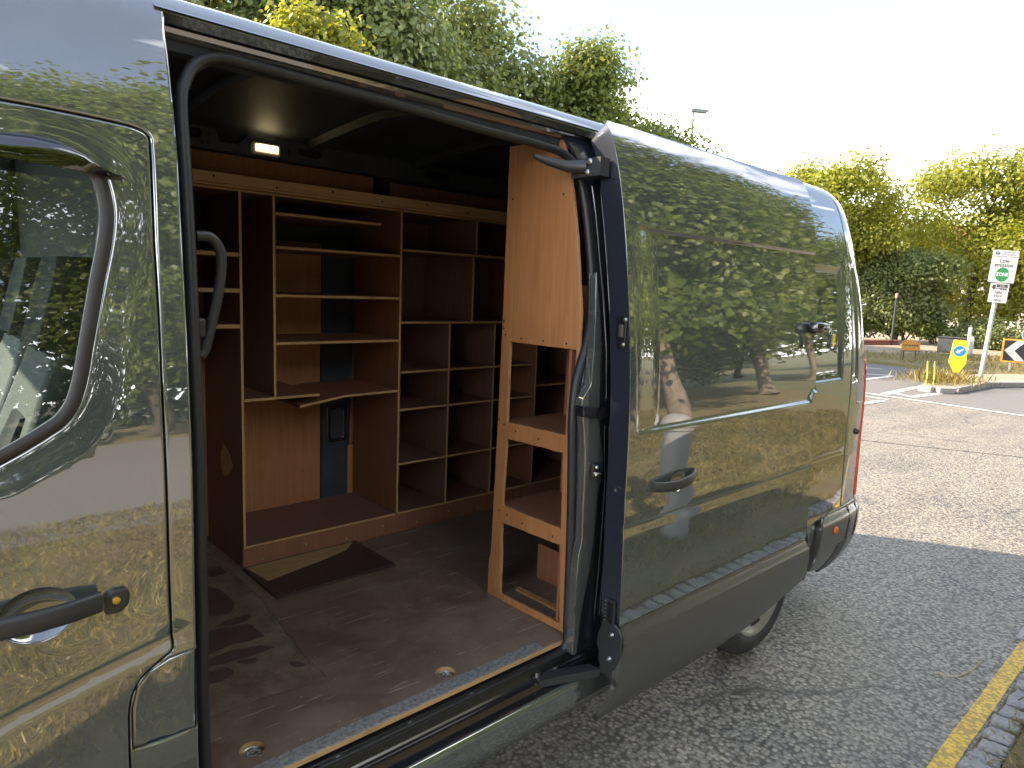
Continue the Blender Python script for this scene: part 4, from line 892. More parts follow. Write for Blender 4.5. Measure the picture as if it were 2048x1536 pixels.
# plywood lining panels on the far wall, cut round the body post
LY = 1.845
def wallpanel(pts, mat='ply_orange', r=0.0):
    o = panel('wall_lining', roundpoly(pts, r, 3) if r else pts, wallm(LY), mat, van, step=0.3, dens=0.2, edge=0.001, inset=0.003, thick=0.009, side_mat='ply_edge')
    return o
px_ = [(1.7035,0.6334),(1.7485,0.6251),(1.8688,0.6029),(1.7462,1.4608),(1.8657,1.4571)]
xl = px_[0][0]; xr1 = px_[1][0]; xr2 = px_[2][0]
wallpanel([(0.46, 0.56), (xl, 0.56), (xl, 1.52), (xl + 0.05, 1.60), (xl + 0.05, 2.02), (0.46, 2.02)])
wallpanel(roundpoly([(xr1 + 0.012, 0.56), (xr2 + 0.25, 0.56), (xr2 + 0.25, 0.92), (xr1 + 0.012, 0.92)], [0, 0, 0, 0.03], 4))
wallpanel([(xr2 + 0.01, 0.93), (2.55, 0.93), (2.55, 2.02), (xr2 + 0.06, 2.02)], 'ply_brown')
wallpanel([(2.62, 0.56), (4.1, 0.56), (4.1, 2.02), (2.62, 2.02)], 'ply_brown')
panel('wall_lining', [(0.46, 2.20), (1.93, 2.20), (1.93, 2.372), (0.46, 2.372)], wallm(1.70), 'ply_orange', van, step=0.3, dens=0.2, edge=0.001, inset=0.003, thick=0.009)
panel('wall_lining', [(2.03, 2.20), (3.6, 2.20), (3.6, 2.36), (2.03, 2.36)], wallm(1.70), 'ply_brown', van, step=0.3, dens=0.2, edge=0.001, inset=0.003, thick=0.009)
# pressed body post left bare between the linings
post = box('body_post', (xl + 0.004, 1.835, 0.60), (xr2, 1.862, 2.05), 'load_black', van, 0.008)
pw = [(1.7392,1.158),(1.8566,1.1477),(1.8581,0.938),(1.7398,0.9528)]
panel('post_pocket', roundpoly([(pw[0][0], pw[3][1]), (pw[1][0], pw[3][1]), (pw[1][0], pw[0][1]), (pw[0][0], pw[0][1])], 0.02, 4), wallm(1.832), 'gloss_black', post, holes=[roundpoly([(pw[0][0] + 0.02, pw[3][1] + 0.02), (pw[1][0] - 0.02, pw[3][1] + 0.02), (pw[1][0] - 0.02, pw[0][1] - 0.02), (pw[0][0] + 0.02, pw[0][1] - 0.02)], 0.015, 4)], step=0.05, dens=0.03, edge=0.003, inset=0.005, thick=0.02)

# ---- cab interior seen through the door glass
def seat_back(name, x0, y0, wid, h0, h1, lean, mat, parent, bolster=0.03):
    rg = []
    for t in np.linspace(0, 1, 9):
        z = h0 + (h1 - h0) * t; xx = x0 + lean * t; ww = wid * (1 - 0.35 * max(0, t - 0.75) * 4 * 0.5); th = 0.12 - 0.05 * t
        rg.append([Vector((xx + (-th * (0.5 + 0.5 * abs(math.cos(a)) ** 2) if math.sin(a) < 0 else th * 0.45) * abs(math.sin(a)) ** 0.5, y0 + ww * 0.5 * math.copysign(abs(math.cos(a)) ** 0.5, math.cos(a)), z)) for a in np.linspace(0, 2 * math.pi, 25)[:-1]])
    return loft_obj(name, rg, mat, parent, angle=50)
seats = []
for yy in (0.37, 0.80, 1.52):
    sb = seat_back('seat_back', 0.10, yy, 0.42, 0.98, 1.64, 0.20, 'seat_fabric', van)
    seat_back('seat_panel', 0.07, yy, 0.17, 1.00, 1.50, 0.18, 'seat_dark', sb)
    hr = seat_back('headrest', 0.31, yy, 0.25, 1.655, 1.86, 0.02, 'seat_dark', van)
    sc = [[Vector((x, yy + 0.22 * math.copysign(abs(math.cos(a)) ** 0.5, math.cos(a)), 0.90 + 0.085 * math.copysign(abs(math.sin(a)) ** 0.5, math.sin(a)) + 0.05 * (0.1 - x))) for a in np.linspace(0, 2 * math.pi, 21)[:-1]] for x in np.linspace(-0.42, 0.12, 7)]
    loft_obj('seat_cushion', sc, 'seat_fabric', van, angle=50)
box('seat_base', (-0.40, 0.16, 0.46), (0.20, 1.80, 0.80), 'seat_dark', van, 0.02)
tube('seat_belt', [(0.36, 0.13, 2.0), (0.33, 0.14, 1.75), (0.29, 0.16, 1.3), (0.24, 0.18, 0.95)], 0.022, 'seat_dark', van, seg=6, sx=0.12, up=(1, 0, 0))
box('cab_floor', (-1.2, 0.10, 0.44), (0.42, 1.90, 0.47), 'dark_gap', van, 0.0)
loft_obj('dashboard', [[Vector((-1.25, y, 0.5)), Vector((-0.72, y, 0.75)), Vector((-0.66, y, 1.05)), Vector((-0.76, y, 1.22)), Vector((-1.1, y, 1.26))] for y in (0.10, 0.7, 1.3, 1.9)], 'black_plastic', van, angle=30)
box('cab_headlining', (-0.10, 0.42, 2.40), (0.42, 1.58, 2.44), 'seat_fabric', van, 0.01)
panel('cab_bulkhead_trim', [(0.15, 0.9), (1.85, 0.9), (1.85, 2.3), (0.15, 2.3)], lambda u, v: (np.stack([np.full(np.shape(u), 0.415), u, v], -1), np.broadcast_to(np.array([-1.0, 0, 0]), np.shape(u) + (3,))), 'seat_dark', van, step=0.4, edge=0.002, inset=0.004, thick=0.008)


# ================================================================== THINGS INSIDE THE VAN
SHY = 1.39          # front plane of the racking
SHB = 1.835         # back
rack = thing('shelving_unit', 'long plywood racking of open pigeonholes along the far wall', 'shelving', (1.9, SHY, ZF))
def board(name, x0, x1, z0, z1, y0=SHY, y1=SHB, face='ply_dark', parent=None, front='ply_edge', M=None, bev=0.001):
    # -z +z -y +x +y -x ; slot 1 = sawn front edge
    return box(name, (x0, y0, z0), (x1, y1, z1), [face, front], parent or rack, bev, mats=[0, 0, 1, 0, 0, 0], M=M)
T = 0.0125
X1 = [(1.114,1.523)][0][0]; X2 = [(1.2583,1.7372)][0][0]; X3 = [(1.9057,1.7489)][0][0]
X4 = [(2.2196,1.2173)][0][0]; X5 = [(2.5387,1.1913)][0][0]
D1 = [(2.3853,2.0925)][0][0]; D2 = [(2.3692,1.8113)][0][0]
X6 = X5 + (X5 - X4) + 0.02; X7 = X6 + 0.55
ZR1 = [(1.424,2.2449)][0][1]; ZR0 = [(1.4239,2.1933)][0][1]
# rail: plank plus lighter batten under it
ztop = [(1.1578,2.2472),(1.6208,2.2498),(2.1981,2.2379)]; zlow = [(1.1572,2.2028),(1.6212,2.205),(2.1995,2.1976)]
ZT = sum(p[1] for p in ztop) / 3; ZL = sum(p[1] for p in zlow) / 3
zbat = [(1.2864,2.1856),(1.7811,2.1836)]; ZB = sum(p[1] for p in zbat) / 2
KT = [(1.4222,0.6377)][0][1]; KB = ZF
box('top_plank', (0.47, SHY - 0.006, ZL), (X7, SHY + 0.014, ZT), 'pine_rail', rack, 0.002)
box('top_batten', (0.47, SHY - 0.010, ZB + 0.006), (X7, SHY + 0.02, ZL - 0.001), 'ply_edge', rack, 0.002)
board('top_shelf', 0.47, X7, ZB - 0.004, ZB + 0.005, SHY + 0.02, SHB)
box('kick_board', (X1 - 0.008, SHY + 0.002, KB), (X7, SHY + 0.016, KT - 0.004), ['ply_brown', 'ply_worn_edge'], rack, 0.0015, mats=[0, 1, 0, 0, 0, 1])
board('base_shelf', X1 + T / 2, X3 - T / 2, KT - 0.003, KT + 0.008, SHY + 0.004, SHB, 'ply_dark')
board('base_shelf', X3 + T / 2, X7, KT - 0.003, KT + 0.008, SHY + 0.004, SHB, 'ply_dark')
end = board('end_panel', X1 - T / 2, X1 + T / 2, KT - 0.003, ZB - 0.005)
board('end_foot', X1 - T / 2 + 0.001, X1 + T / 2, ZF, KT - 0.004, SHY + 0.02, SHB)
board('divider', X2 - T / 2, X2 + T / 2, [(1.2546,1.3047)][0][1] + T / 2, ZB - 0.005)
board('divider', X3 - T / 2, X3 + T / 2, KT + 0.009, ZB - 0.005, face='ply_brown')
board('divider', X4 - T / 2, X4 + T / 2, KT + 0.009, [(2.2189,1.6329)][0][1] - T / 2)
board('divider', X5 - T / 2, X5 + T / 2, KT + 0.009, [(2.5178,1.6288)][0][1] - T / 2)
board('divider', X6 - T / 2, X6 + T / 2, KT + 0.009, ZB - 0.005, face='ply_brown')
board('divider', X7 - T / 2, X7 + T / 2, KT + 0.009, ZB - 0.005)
# shelves left of the end panel, cantilevered towards the bulkhead
for p in [(1.0603,1.9221),(1.0577,1.7728),(1.0551,1.6235)]: board('shelf', 0.47, X1 - T / 2 - 0.0005, p[1] - 0.009, p[1] + 0.009)
# wide bay
zz = [(1.4961,2.1072)][0][1]; board('shelf', X2 + T / 2 + 0.0005, [(1.7879,2.1047)][0][0], zz - 0.007, zz + 0.006, face='ply_brown')
for pa, fc in (((675,503), 'ply_brown'), ((675,593), 'ply_brown'), ((675,681), 'ply_brown')):
    pass
for p in [(1.5589,1.9646),(1.5599,1.7565),(1.561,1.5468)]: board('shelf', X2 + T / 2 + 0.0005, X3 - T / 2 - 0.0005, p[1] - 0.007, p[1] + 0.006, face='ply_brown')
# broken, sagging shelf in two pieces
a, b = [(1.1193,1.3045),(1.4727,1.2921)]; zc_ = a[1]
board('shelf', X1 + T / 2 + 0.0005, b[0], zc_ - 0.008, zc_ + 0.005, face='ply_brown')
br = [(1.3742,1.2721),(1.6017,1.2917),(1.8851,1.2958)]
rg = [[Vector((x, y, z + dz)) for y, dz in ((SHY, 0.0), (SHB, 0.0), (SHB, -0.011), (SHY, -0.011))] for x, z in ((br[0][0], br[0][1] - 0.012), (br[1][0], br[1][1]), (X3 - T / 2 - 0.001, br[2][1]))]
bm = bmesh.new(); V_, F_ = loft(rg); vs_ = [bm.verts.new(v) for v in V_]
for f in F_:
    ff = bm.faces.new([vs_[i] for i in f])
    if all(abs(v.co.y - SHY) < 1e-6 for v in ff.verts): ff.material_index = 1
bmesh.ops.recalc_face_normals(bm, faces=bm.faces)
o = bm_obj('shelf', bm, ['ply_brown', 'ply_edge'], rack); o['label'] = 'sagging shelf with a broken splintered end'
# right bay
ZS1 = [(2.2229,1.9947)][0][1]; ZS2 = [(2.2188,1.6356)][0][1]
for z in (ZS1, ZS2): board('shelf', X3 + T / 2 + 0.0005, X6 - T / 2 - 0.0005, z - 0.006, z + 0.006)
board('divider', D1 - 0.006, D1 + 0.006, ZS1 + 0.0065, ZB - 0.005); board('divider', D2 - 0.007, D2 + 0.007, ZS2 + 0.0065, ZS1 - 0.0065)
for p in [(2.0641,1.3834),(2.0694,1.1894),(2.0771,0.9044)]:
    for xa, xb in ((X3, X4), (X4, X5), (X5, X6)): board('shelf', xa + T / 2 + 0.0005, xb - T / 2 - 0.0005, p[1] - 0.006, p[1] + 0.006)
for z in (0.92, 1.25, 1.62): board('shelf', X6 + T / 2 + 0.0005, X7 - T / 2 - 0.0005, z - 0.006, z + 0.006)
# back boards behind the narrow pigeonholes
box('back_board', (X3 + 0.01, SHB + 0.0005, 0.60), (X7, SHB + 0.006, ZB - 0.01), 'ply_dark', rack, 0.0)
box('back_board', (X1 + 0.01, SHB + 0.0005, 1.02), (X2, SHB + 0.006, ZB - 0.01), 'ply_dark', rack, 0.0)
for k in range(9): lathe('screw_head', [(0, -0.001), (0.004, -0.0012), (0.005, 0.0)], 'steel', rack, seg=8, center=(X1 + 0.08 + k * 0.21, SHY + 0.0018, KB + 0.03 + 0.02 * (k % 2)), axis='Y')
for k in range(8): lathe('screw_head', [(0, -0.001), (0.004, -0.0012), (0.005, 0.0)], 'dark_gap', rack, seg=8, center=(0.75 + k * 0.26, SHY - 0.0062, ZL + 0.012 + 0.014 * (k % 2)), axis='Y')
# torn patch on the end panel where the veneer came off
ev = [(1.6106,1.0752),(1.5326,1.0352),(1.499,0.9849),(1.5365,0.9532),(1.5933,0.9212),(1.6428,0.9407),(1.6448,1.0235)]
panel('veneer_scar', roundpoly(ev, 0.01, 3), lambda u, v: (np.stack([np.full(np.shape(u), X1 - T / 2 - 0.001), u, v], -1), np.broadcast_to(np.array([-1.0, 0, 0]), np.shape(u) + (3,))), 'ply_edge', end, step=0.03, edge=0.0004, inset=0.002, thick=0.0008)

# tall cabinet beside the door: plywood face cut with three openings
UX = 1.82
cab = thing('corner_cabinet', 'upright orange plywood cabinet with three cut openings beside the door', 'cabinet', (UX, 0.3, ZF))
xm = lambda x: (lambda u, v: (np.stack([np.full(np.shape(u), x), u, v], -1), np.broadcast_to(np.array([-1.0, 0, 0]), np.shape(u) + (3,))))
face = [(0.555, ZF + 0.001), (0.552, 0.70), (0.543, 0.715), (0.540, 0.80), (0.524, 1.60), (0.520, 2.37), (0.235, 2.36), (0.176, 2.18), (0.142, 2.0), (0.107, 1.75), (0.108, 0.545), (0.33, ZF + 0.001)]
def worn(poly, amp):
    return [(a + random.uniform(-amp, amp), b + random.uniform(-amp, amp)) for a, b in densify(poly, 0.035)]
ops = [worn([(0.474, 1.295), (0.474, 1.62), (0.121, 1.62), (0.121, 1.303)], 0.0012), worn([(0.482, 0.945), (0.472, 1.229), (0.160, 1.233), (0.150, 0.945)], 0.0015), worn([(0.475, 0.566), (0.482, 0.873), (0.147, 0.880), (0.135, 0.575)], 0.0018)]
face = worn(face, 0.0008)
panel('face_panel', face, xm(UX), 'ply_orange', cab, holes=ops, step=0.12, dens=0.04, edge=0.0008, inset=0.003, thick=0.012, back=True, side_mat='ply_worn_edge')
for z in (0.936, 1.288): box('shelf', (UX + 0.0125, 0.166, z - 0.010), (UX + 0.38, 0.545, z), ['ply_brown', 'ply_worn_edge'], cab, 0.001, mats=[0, 0, 1, 0, 0, 1])
box('shelf', (UX + 0.0125, 0.166, 1.665), (UX + 0.38, 0.515, 1.677), 'ply_brown', cab, 0.001)
box('side_panel', (UX + 0.0125, 0.152, 0.545), (UX + 0.38, 0.165, 1.85), 'ply_brown', cab, 0.001)
box('upright', (UX + 0.36, 0.46, 0.545), (UX + 0.38, 0.50, 2.30), 'ply_brown', cab, 0.001)
box('floor_batten', (UX + 0.28, 0.145, ZF + 0.001), (UX + 0.295, 0.54, ZF + 0.16), 'ply_brown', cab, 0.001)
box('floor_rail', (UX + 0.11, 0.145, ZF + 0.001), (UX + 0.14, 0.50, ZF + 0.010), 'ply_worn_edge', cab, 0.001)
for y, z in [(0.49, 2.17), (0.22, 2.17), (0.512, 1.70), (0.513, 1.67), (0.503, 1.645), (0.41, 1.638), (0.29, 1.638), (0.17, 1.638), (0.49, 1.285), (0.42, 1.268), (0.29, 1.262), (0.45, 0.915), (0.36, 0.905), (0.19, 0.902), (0.50, 0.92), (0.52, 1.30)]:
    lathe('screw_head', [(0, -0.0008), (0.0035, -0.0012), (0.0045, 0.0)], 'dark_gap', cab, seg=8, center=(UX - 0.0003, y, z), axis='X')

# loose board on the floor against the racking
bd = [(1.1,1.402),(1.079,1.043),(1.663,1.006),(1.681,1.364)]
bx0, by1 = bd[0]; bx1 = bd[2][0]; by0 = (bd[1][1] + bd[2][1]) / 2
lbrd = thing('wooden_board', 'dark loose board lying flat on the load floor against the racking', 'board', ((bx0 + bx1) / 2, (by0 + SHY) / 2, ZF))
bm = bmesh.new(); bm_box(bm, (bx0, by0, ZF + 0.001), (bx1, SHY - 0.004, ZF + 0.013), 0.0015); bm_obj('board_panel', bm, 'board_top', lbrd)
sp_ = [(bx0 + 0.012, SHY - 0.015), (bx1 - 0.02, SHY - 0.015), (bx1 - 0.10, SHY - 0.09), (bx0 + 0.33, SHY - 0.13), (bx0 + 0.035, SHY - 0.20)]
panel('bare_strip', densify(sp_, 0.05), flat(ZF + 0.0135), 'board_pine', lbrd, step=0.05, edge=0.0002, inset=0.002, thick=0.0006)

# keys hanging from the lock on the sliding door
ky = lc + Vector((0.048, -0.056, -0.004))
keys = thing('key_bunch', 'car key with black fob and yellow tag hanging from the door lock', 'keys', tuple(ky))
tube('key_ring', [ky + Vector((0.014 * math.cos(a), -0.003, -0.014 + 0.014 * math.sin(a))) for a in np.linspace(0, 2 * math.pi, 18)], 0.0016, 'steel', keys, seg=6)
tube('key_in_lock', [ky + Vector((0, 0.02, 0.0)), ky + Vector((0, -0.004, 0.0))], 0.004, 'steel', keys, seg=8)
rg = []
for t, wv in ((0.0, 0.009), (0.006, 0.014), (0.02, 0.0165), (0.045, 0.016), (0.058, 0.013), (0.064, 0.008)):
    rg.append([ky + Vector((wv * math.copysign(abs(math.cos(a)) ** 0.6, math.cos(a)) - 0.10 * t, -0.006 + 0.0065 * math.copysign(abs(math.sin(a)) ** 0.6, math.sin(a)), -0.026 - t)) for a in np.linspace(0, 2 * math.pi, 17)[:-1]])
fob = loft_obj('key_fob', rg, 'black_plastic', keys, angle=50)
for k in range(3): box('fob_button', tuple(ky + Vector((-0.011 - 0.0015 * k, -0.0145, -0.045 - 0.014 * k))), tuple(ky + Vector((0.005 - 0.0015 * k, -0.011, -0.035 - 0.014 * k))), 'grey_trim', fob, 0.0015)
box('key_blade', tuple(ky + Vector((-0.0115, -0.0075, -0.135))), tuple(ky + Vector((-0.0035, -0.0050, -0.086))), 'steel', keys, 0.0008)
tg = [(0.022, -0.030), (0.050, -0.026), (0.062, -0.078), (0.030, -0.082)]
mesh_obj('yellow_tag', [ky + Vector((a, -0.004 - 0.004 * (i % 2), b)) for i, (a, b) in enumerate(tg)] + [ky + Vector((a, -0.0015 - 0.004 * (i % 2), b)) for i, (a, b) in enumerate(tg)], [(0, 1, 2, 3), (7, 6, 5, 4), (0, 4, 5, 1), (1, 5, 6, 2), (2, 6, 7, 3), (3, 7, 4, 0)], 'tag_yellow', keys)

# ================================================================== GROUND AND ROADS
def sheet(name, poly, z, mat, step=2.0, k='structure', thick=0.0):
    V2 = [Vector(p) for p in poly]; me = bpy.data.meshes.new(name)
    bm = bmesh.new(); vs_ = [bm.verts.new((p[0], p[1], z)) for p in poly]; f = bm.faces.new(vs_)
    if f.normal.z < 0 or area2(poly) < 0: bmesh.ops.reverse_faces(bm, faces=[f])
    if thick:
        r = bmesh.ops.extrude_face_region(bm, geom=[f]); ev_ = [g for g in r['geom'] if isinstance(g, bmesh.types.BMVert)]
        for v_ in ev_: v_.co.z = z
        for v_ in vs_: v_.co.z = z - thick
        bmesh.ops.recalc_face_normals(bm, faces=bm.faces)
    bmesh.ops.triangulate(bm, faces=bm.faces)
    o = bm_obj(name, bm, mat); o['kind'] = k; return o
sheet('ground', [(-400, -400), (400, -400), (400, 400), (-400, 400)], -0.03, 'meadow')
sheet('road', [(-40, -0.935), (13.0, -0.935), (60, -16), (60, 6.0), (40, 26), (12.0, 26), (9.0, 9.5), (-40, 9.5)], 0.0, 'asphalt')
# smoother junction surfacing starts beyond the white line
ja = [(14.61,3.678),(14.371,1.029)]
dx, dy = (ja[0][0] - ja[1][0]), (ja[0][1] - ja[1][1])
A_ = (ja[0][0] + dx * 2.2, ja[0][1] + dy * 2.2); B_ = (ja[1][0] - dx * 1.1, ja[1][1] - dy * 1.1)
sheet('junction_road', [B_, (58, -15.5), (58, 6), (40, 24), A_], 0.004, 'asphalt_smooth')
def line_on(name, a, b, wdt, z, mat):
    a, b = Vector((a[0], a[1])), Vector((b[0], b[1])); d = (b - a).normalized(); nrm = Vector((-d.y, d.x)) * wdt / 2
    N = max(2, int((b - a).length / 0.06)); N = min(N, 260); V = []
    for i in range(N + 1):
        p = a + (b - a) * i / N; j1 = random.uniform(-.05, .05) * wdt; j2 = random.uniform(-.05, .05) * wdt
        V += [(p.x + nrm.x * (1 + j1 / wdt), p.y + nrm.y * (1 + j1 / wdt), z), (p.x - nrm.x * (1 + j2 / wdt), p.y - nrm.y * (1 + j2 / wdt), z)]
    o = mesh_obj(name, V, [(2 * i, 2 * i + 1, 2 * i + 3, 2 * i + 2) for i in range(N)], mat); o['kind'] = 'structure'; return o
line_on('yellow_road_line', (-12, -0.884), (9.6, -0.884), 0.074, 0.004, 'yellow_line')
line_on('edge_road_line', A_, B_, 0.13, 0.009, 'white_line')
for q, wd in (([(14.843,3.447),(16.987,3.461)], 0.16), ([(14.908,2.988),(17.369,2.695)], 0.16), ([(15.199,3.331),(15.022,2.996)], 0.12), ([(16.929,3.373),(16.929,2.836)], 0.12), ([(18.319,5.478),(18.919,4.662)], 0.14), ([(16.457,4.747),(18.788,4.618)], 0.14),
              ([(20.338,4.789),(20.277,4.249)], 0.14), ([(20.171,6.205),(20.441,5.46)], 0.14), ([(12.391,3.237),(13.824,3.11)], 0.14), ([(14.12,3.83),(14.079,3.101)], 0.12)):
    line_on('hatch_road_line', q[0], q[1], wd, 0.0095, 'white_line')
sm = [(9.6,1.797),(10.337,0.253)]; d_ = (sm[1][0] - sm[0][0], sm[1][1] - sm[0][1])
line_on('road_joint', (sm[0][0] - d_[0] * 2.5, sm[0][1] - d_[1] * 2.5), (sm[1][0] + d_[0] * .7, sm[1][1] + d_[1] * .7), 0.03, 0.003, 'cabinet_dark')
# island and far verge
isl = [(16.258,3.212),(16.189,2.926),(16.49,2.694),(17.508,2.667),(18.708,2.598),(19.764,2.08),(21.107,0.864)] + [(24.087,1.231),(22.204,2.55),(20.774,3.206),(18.848,3.58),(17.558,3.523)]
island = sheet('traffic_island', isl, 0.12, 'sandy_tarmac', thick=0.12)
n_i = 5
kp = [(16.258,3.212),(16.189,2.926),(16.49,2.694),(17.508,2.667),(18.708,2.598),(19.764,2.08),(21.107,0.864)]
kl = []
for i in range(len(kp) - 1):
    a, b = Vector(kp[i]), Vector(kp[i + 1]); L_ = (b - a).length; k = max(1, int(L_ / 0.9))
    for j in range(k):
        p, q = a + (b - a) * (j + 0.03) / k, a + (b - a) * (j + 0.97) / k
        ang = math.atan2(q.y - p.y, q.x - p.x)
        bm = bmesh.new(); bm_box(bm, (0, -0.13, 0.0), ((q - p).length, 0.0, 0.135), 0.015, M=Matrix.Translation((p.x, p.y, 0.0)) @ Matrix.Rotation(ang, 4, 'Z'))
        o = bm_obj('kerb_stone', bm, 'concrete'); o.parent = island
fv = [(21.885,7.036),(22.028,6.383),(21.86,5.193),(21.62,3.788),(21.791,2.468),(22.9,0.599)] + [(48, -4)] + [(29.811,4.011),(28.788,5.103),(28.332,6),(25.611,7.699),(25.001,8.281)]
sheet('far_verge', fv, 0.10, 'verge_soil', thick=0.12)
fp = [(25.579,8.507),(26.203,7.912),(28.987,6.173),(31.136,4.261)] + [(60, 2), (60, 22), (34, 22)]
sheet('far_pavement', fp, 0.06, 'sandy_tarmac', thick=0.08)
# near verge, setts and path
VZ = 0.05
NVERGE = [(-30, -1.06), (2.4, -1.06), (6.0, -1.06), (9.5, -1.08), (12.2, -2.4), (20, -9), (20, -40), (-30, -40)]
sheet('near_verge', NVERGE, VZ, 'verge_soil', thick=0.06)
sheet('service_road', [(-30, -4.1), (1.6, -4.15), (3.3, -4.9), (4.6, -6.6), (5.3, -9.0), (5.6, -14.2), (-30, -14.2)], VZ + 0.004, 'path_tarmac')
kerb = bpy.data.objects.new('sett_kerb', None); kerb['kind'] = 'structure'; COL.objects.link(kerb)
box('sett_bed', (-30, -1.059, -0.02), (11.0, -0.9355, 0.006), 'verge_soil', kerb, 0.0)
x = -3.0; ns = 0
protos = []
for q in range(6):
    bm = bmesh.new(); lx = random.uniform(0.085, 0.115)
    vs_ = bm_box(bm, (-lx / 2, -0.055, -0.03), (lx / 2, 0.055, 0.035), 0.012)
    for v_ in bm.verts: v_.co += Vector((random.uniform(-.006, .006), random.uniform(-.006, .006), random.uniform(-.004, .005)))
    me = bpy.data.meshes.new('sett'); bm.to_mesh(me); bm.free(); me.materials.append(MAT['granite']); protos.append((me, lx))
for row in range(1):
    x = 1.2
    while x < 9.3:
        me, lx = random.choice(protos); o = bpy.data.objects.new('sett', me); COL.objects.link(o); o.parent = kerb
        o.location = (x + lx / 2, -1.000 + random.uniform(-.008, .008), random.uniform(-.004, .012)); o.rotation_euler = (random.uniform(-.05, .05), random.uniform(-.05, .05), random.uniform(-.08, .08)); x += lx + random.uniform(.010, .045)
# drain grating at the kerb
dg = [(4.553,-0.821)][0]
dr = thing('drain_grate', 'grey metal drain grate set in the road by the yellow line', 'drain', (dg[0] + 0.22, dg[1] - 0.18, 0.0))
fx0, fy0 = dg[0], dg[1] - 0.36
for a, b in (((fx0, fy0), (fx0 + 0.45, fy0 + 0.03)), ((fx0, fy0 + 0.33), (fx0 + 0.45, fy0 + 0.36)), ((fx0, fy0 + 0.031), (fx0 + 0.03, fy0 + 0.329)), ((fx0 + 0.42, fy0 + 0.031), (fx0 + 0.45, fy0 + 0.329))):
    box('grate_frame', (a[0], a[1], 0.001), (b[0], b[1], 0.016), 'galvanised', dr, 0.002)
for k in range(8): box('grate_bar', (fx0 + 0.05 + k * 0.046, fy0 + 0.031, 0.001), (fx0 + 0.07 + k * 0.046, fy0 + 0.329, 0.012), 'galvanised', dr, 0.002)
# twig on the tarmac
tw = [Vector((a, b, 0.007)) for a, b in [(3.79,-0.639),(3.784,-0.68),(3.819,-0.719),(3.877,-0.743),(3.97,-0.759),(4.113,-0.764)]]
tag(tube('twig', catmull(tw, 4), [0.0012] + [0.0028] * 19 + [0.0015], 'dry_stem', None, seg=6), 'thin curved dry twig lying on the road', 'twig')

# ================================================================== SIGNS AND STREET FURNITURE
def face_frame(loc, yawdir):
    """matrix: local x = sign's right as read, local y = up, local z = towards the reader"""
    d = Vector((yawdir[0], yawdir[1], 0)).normalized(); zax = d; xax = Vector((0, 0, 1)).cross(zax); M = Matrix.Identity(4)
    for i in range(3): M[i][0] = xax[i]; M[i][1] = (0, 0, 1)[i]; M[i][2] = zax[i]; M[i][3] = loc[i]
    return M
def plate(name, poly, z, th, mat, M, parent, bev=0.0):
    bm = bmesh.new(); vs_ = [bm.verts.new((a, b, z)) for a, b in poly]; f = bm.faces.new(vs_)
    r = bmesh.ops.extrude_face_region(bm, geom=[f])
    for v_ in [g for g in r['geom'] if isinstance(g, bmesh.types.BMVert)]: v_.co.z = z + th
    bmesh.ops.recalc_face_normals(bm, faces=bm.faces); bmesh.ops.transform(bm, matrix=M, verts=bm.verts)
    return bm_obj(name, bm, mat, parent)
def rect(x0, y0, x1, y1, r=0.0): return roundpoly([(x0, y0), (x1, y0), (x1, y1), (x0, y1)], r, 4) if r else [(x0, y0), (x1, y0), (x1, y1), (x0, y1)]
def disc(cx, cy, r, k=32): return [(cx + r * math.cos(2 * math.pi * i / k), cy + r * math.sin(2 * math.pi * i / k)) for i in range(k)]
# low emission zone sign, leaning a little
b_ = [(20.037,3.021)][0]
sg = thing('road_sign', 'tall white low emission zone sign on a leaning grey post', 'sign', (b_[0], b_[1], 0.12))
LEAN = Matrix.Translation((b_[0], b_[1], 0.12)) @ Matrix.Rotation(math.radians(3.4), 4, Vector((0.73, -0.68, 0)).cross(Vector((0, 0, -1)))) @ Matrix.Translation((-b_[0], -b_[1], -0.12))
LEAN = Matrix.Translation((b_[0], b_[1], 0.12)) @ Matrix.Rotation(math.radians(3.2), 4, Vector((0.67, 0.73, 0))) @ Matrix.Translation((-b_[0], -b_[1], -0.12))
F0 = LEAN @ face_frame((b_[0], b_[1], 0.12), (-0.90, -0.42)) @ Matrix.Diagonal((0.74, 0.90, 1.0, 1.0)) @ Matrix.Translation((0.03, 0.06, 0.0))
bm = bmesh.new(); bmesh.ops.create_cone(bm, cap_ends=True, segments=16, radius1=0.052, radius2=0.052, depth=3.0, matrix=LEAN @ Matrix.Translation((b_[0], b_[1], 0.12 + 1.50)) ); bm_obj('post', bm, 'post_grey', sg, smooth=40)
up_ = plate('main_plate', rect(-0.36, 2.52, 0.36, 3.38, 0.03), 0.060, 0.012, 'sign_white', F0, sg)
lw_ = plate('lower_plate', rect(-0.26, 1.98, 0.26, 2.50, 0.03), 0.060, 0.012, 'sign_white', F0, sg)
plate('border', rect(-0.345, 3.205, 0.345, 3.215), 0.0725, 0.001, 'sign_black', F0, up_)
def txt(t, size, x, y, mat, parent, z=0.0735, bold=0.0, space=1.0): return text_obj('lettering', t, size, mat, F0 @ Matrix.Translation((x, y, z)), parent, bold=bold, space=space)
txt('Low', 0.15, 0, 3.10, 'sign_black', up_, bold=0.002); txt('emission', 0.15, 0, 2.985, 'sign_black', up_, bold=0.002)
plate('green_disc', disc(0, 2.735, 0.19), 0.0725, 0.0012, 'sign_green', F0, up_); txt('ZONE', 0.125, 0, 2.735, 'sign_white', up_, z=0.0748, bold=0.006)
txt('TRANSPORT\nFOR LONDON', 0.058, 0.09, 3.29, 'sign_navy', up_)
ringp = F0
bm = bmesh.new()
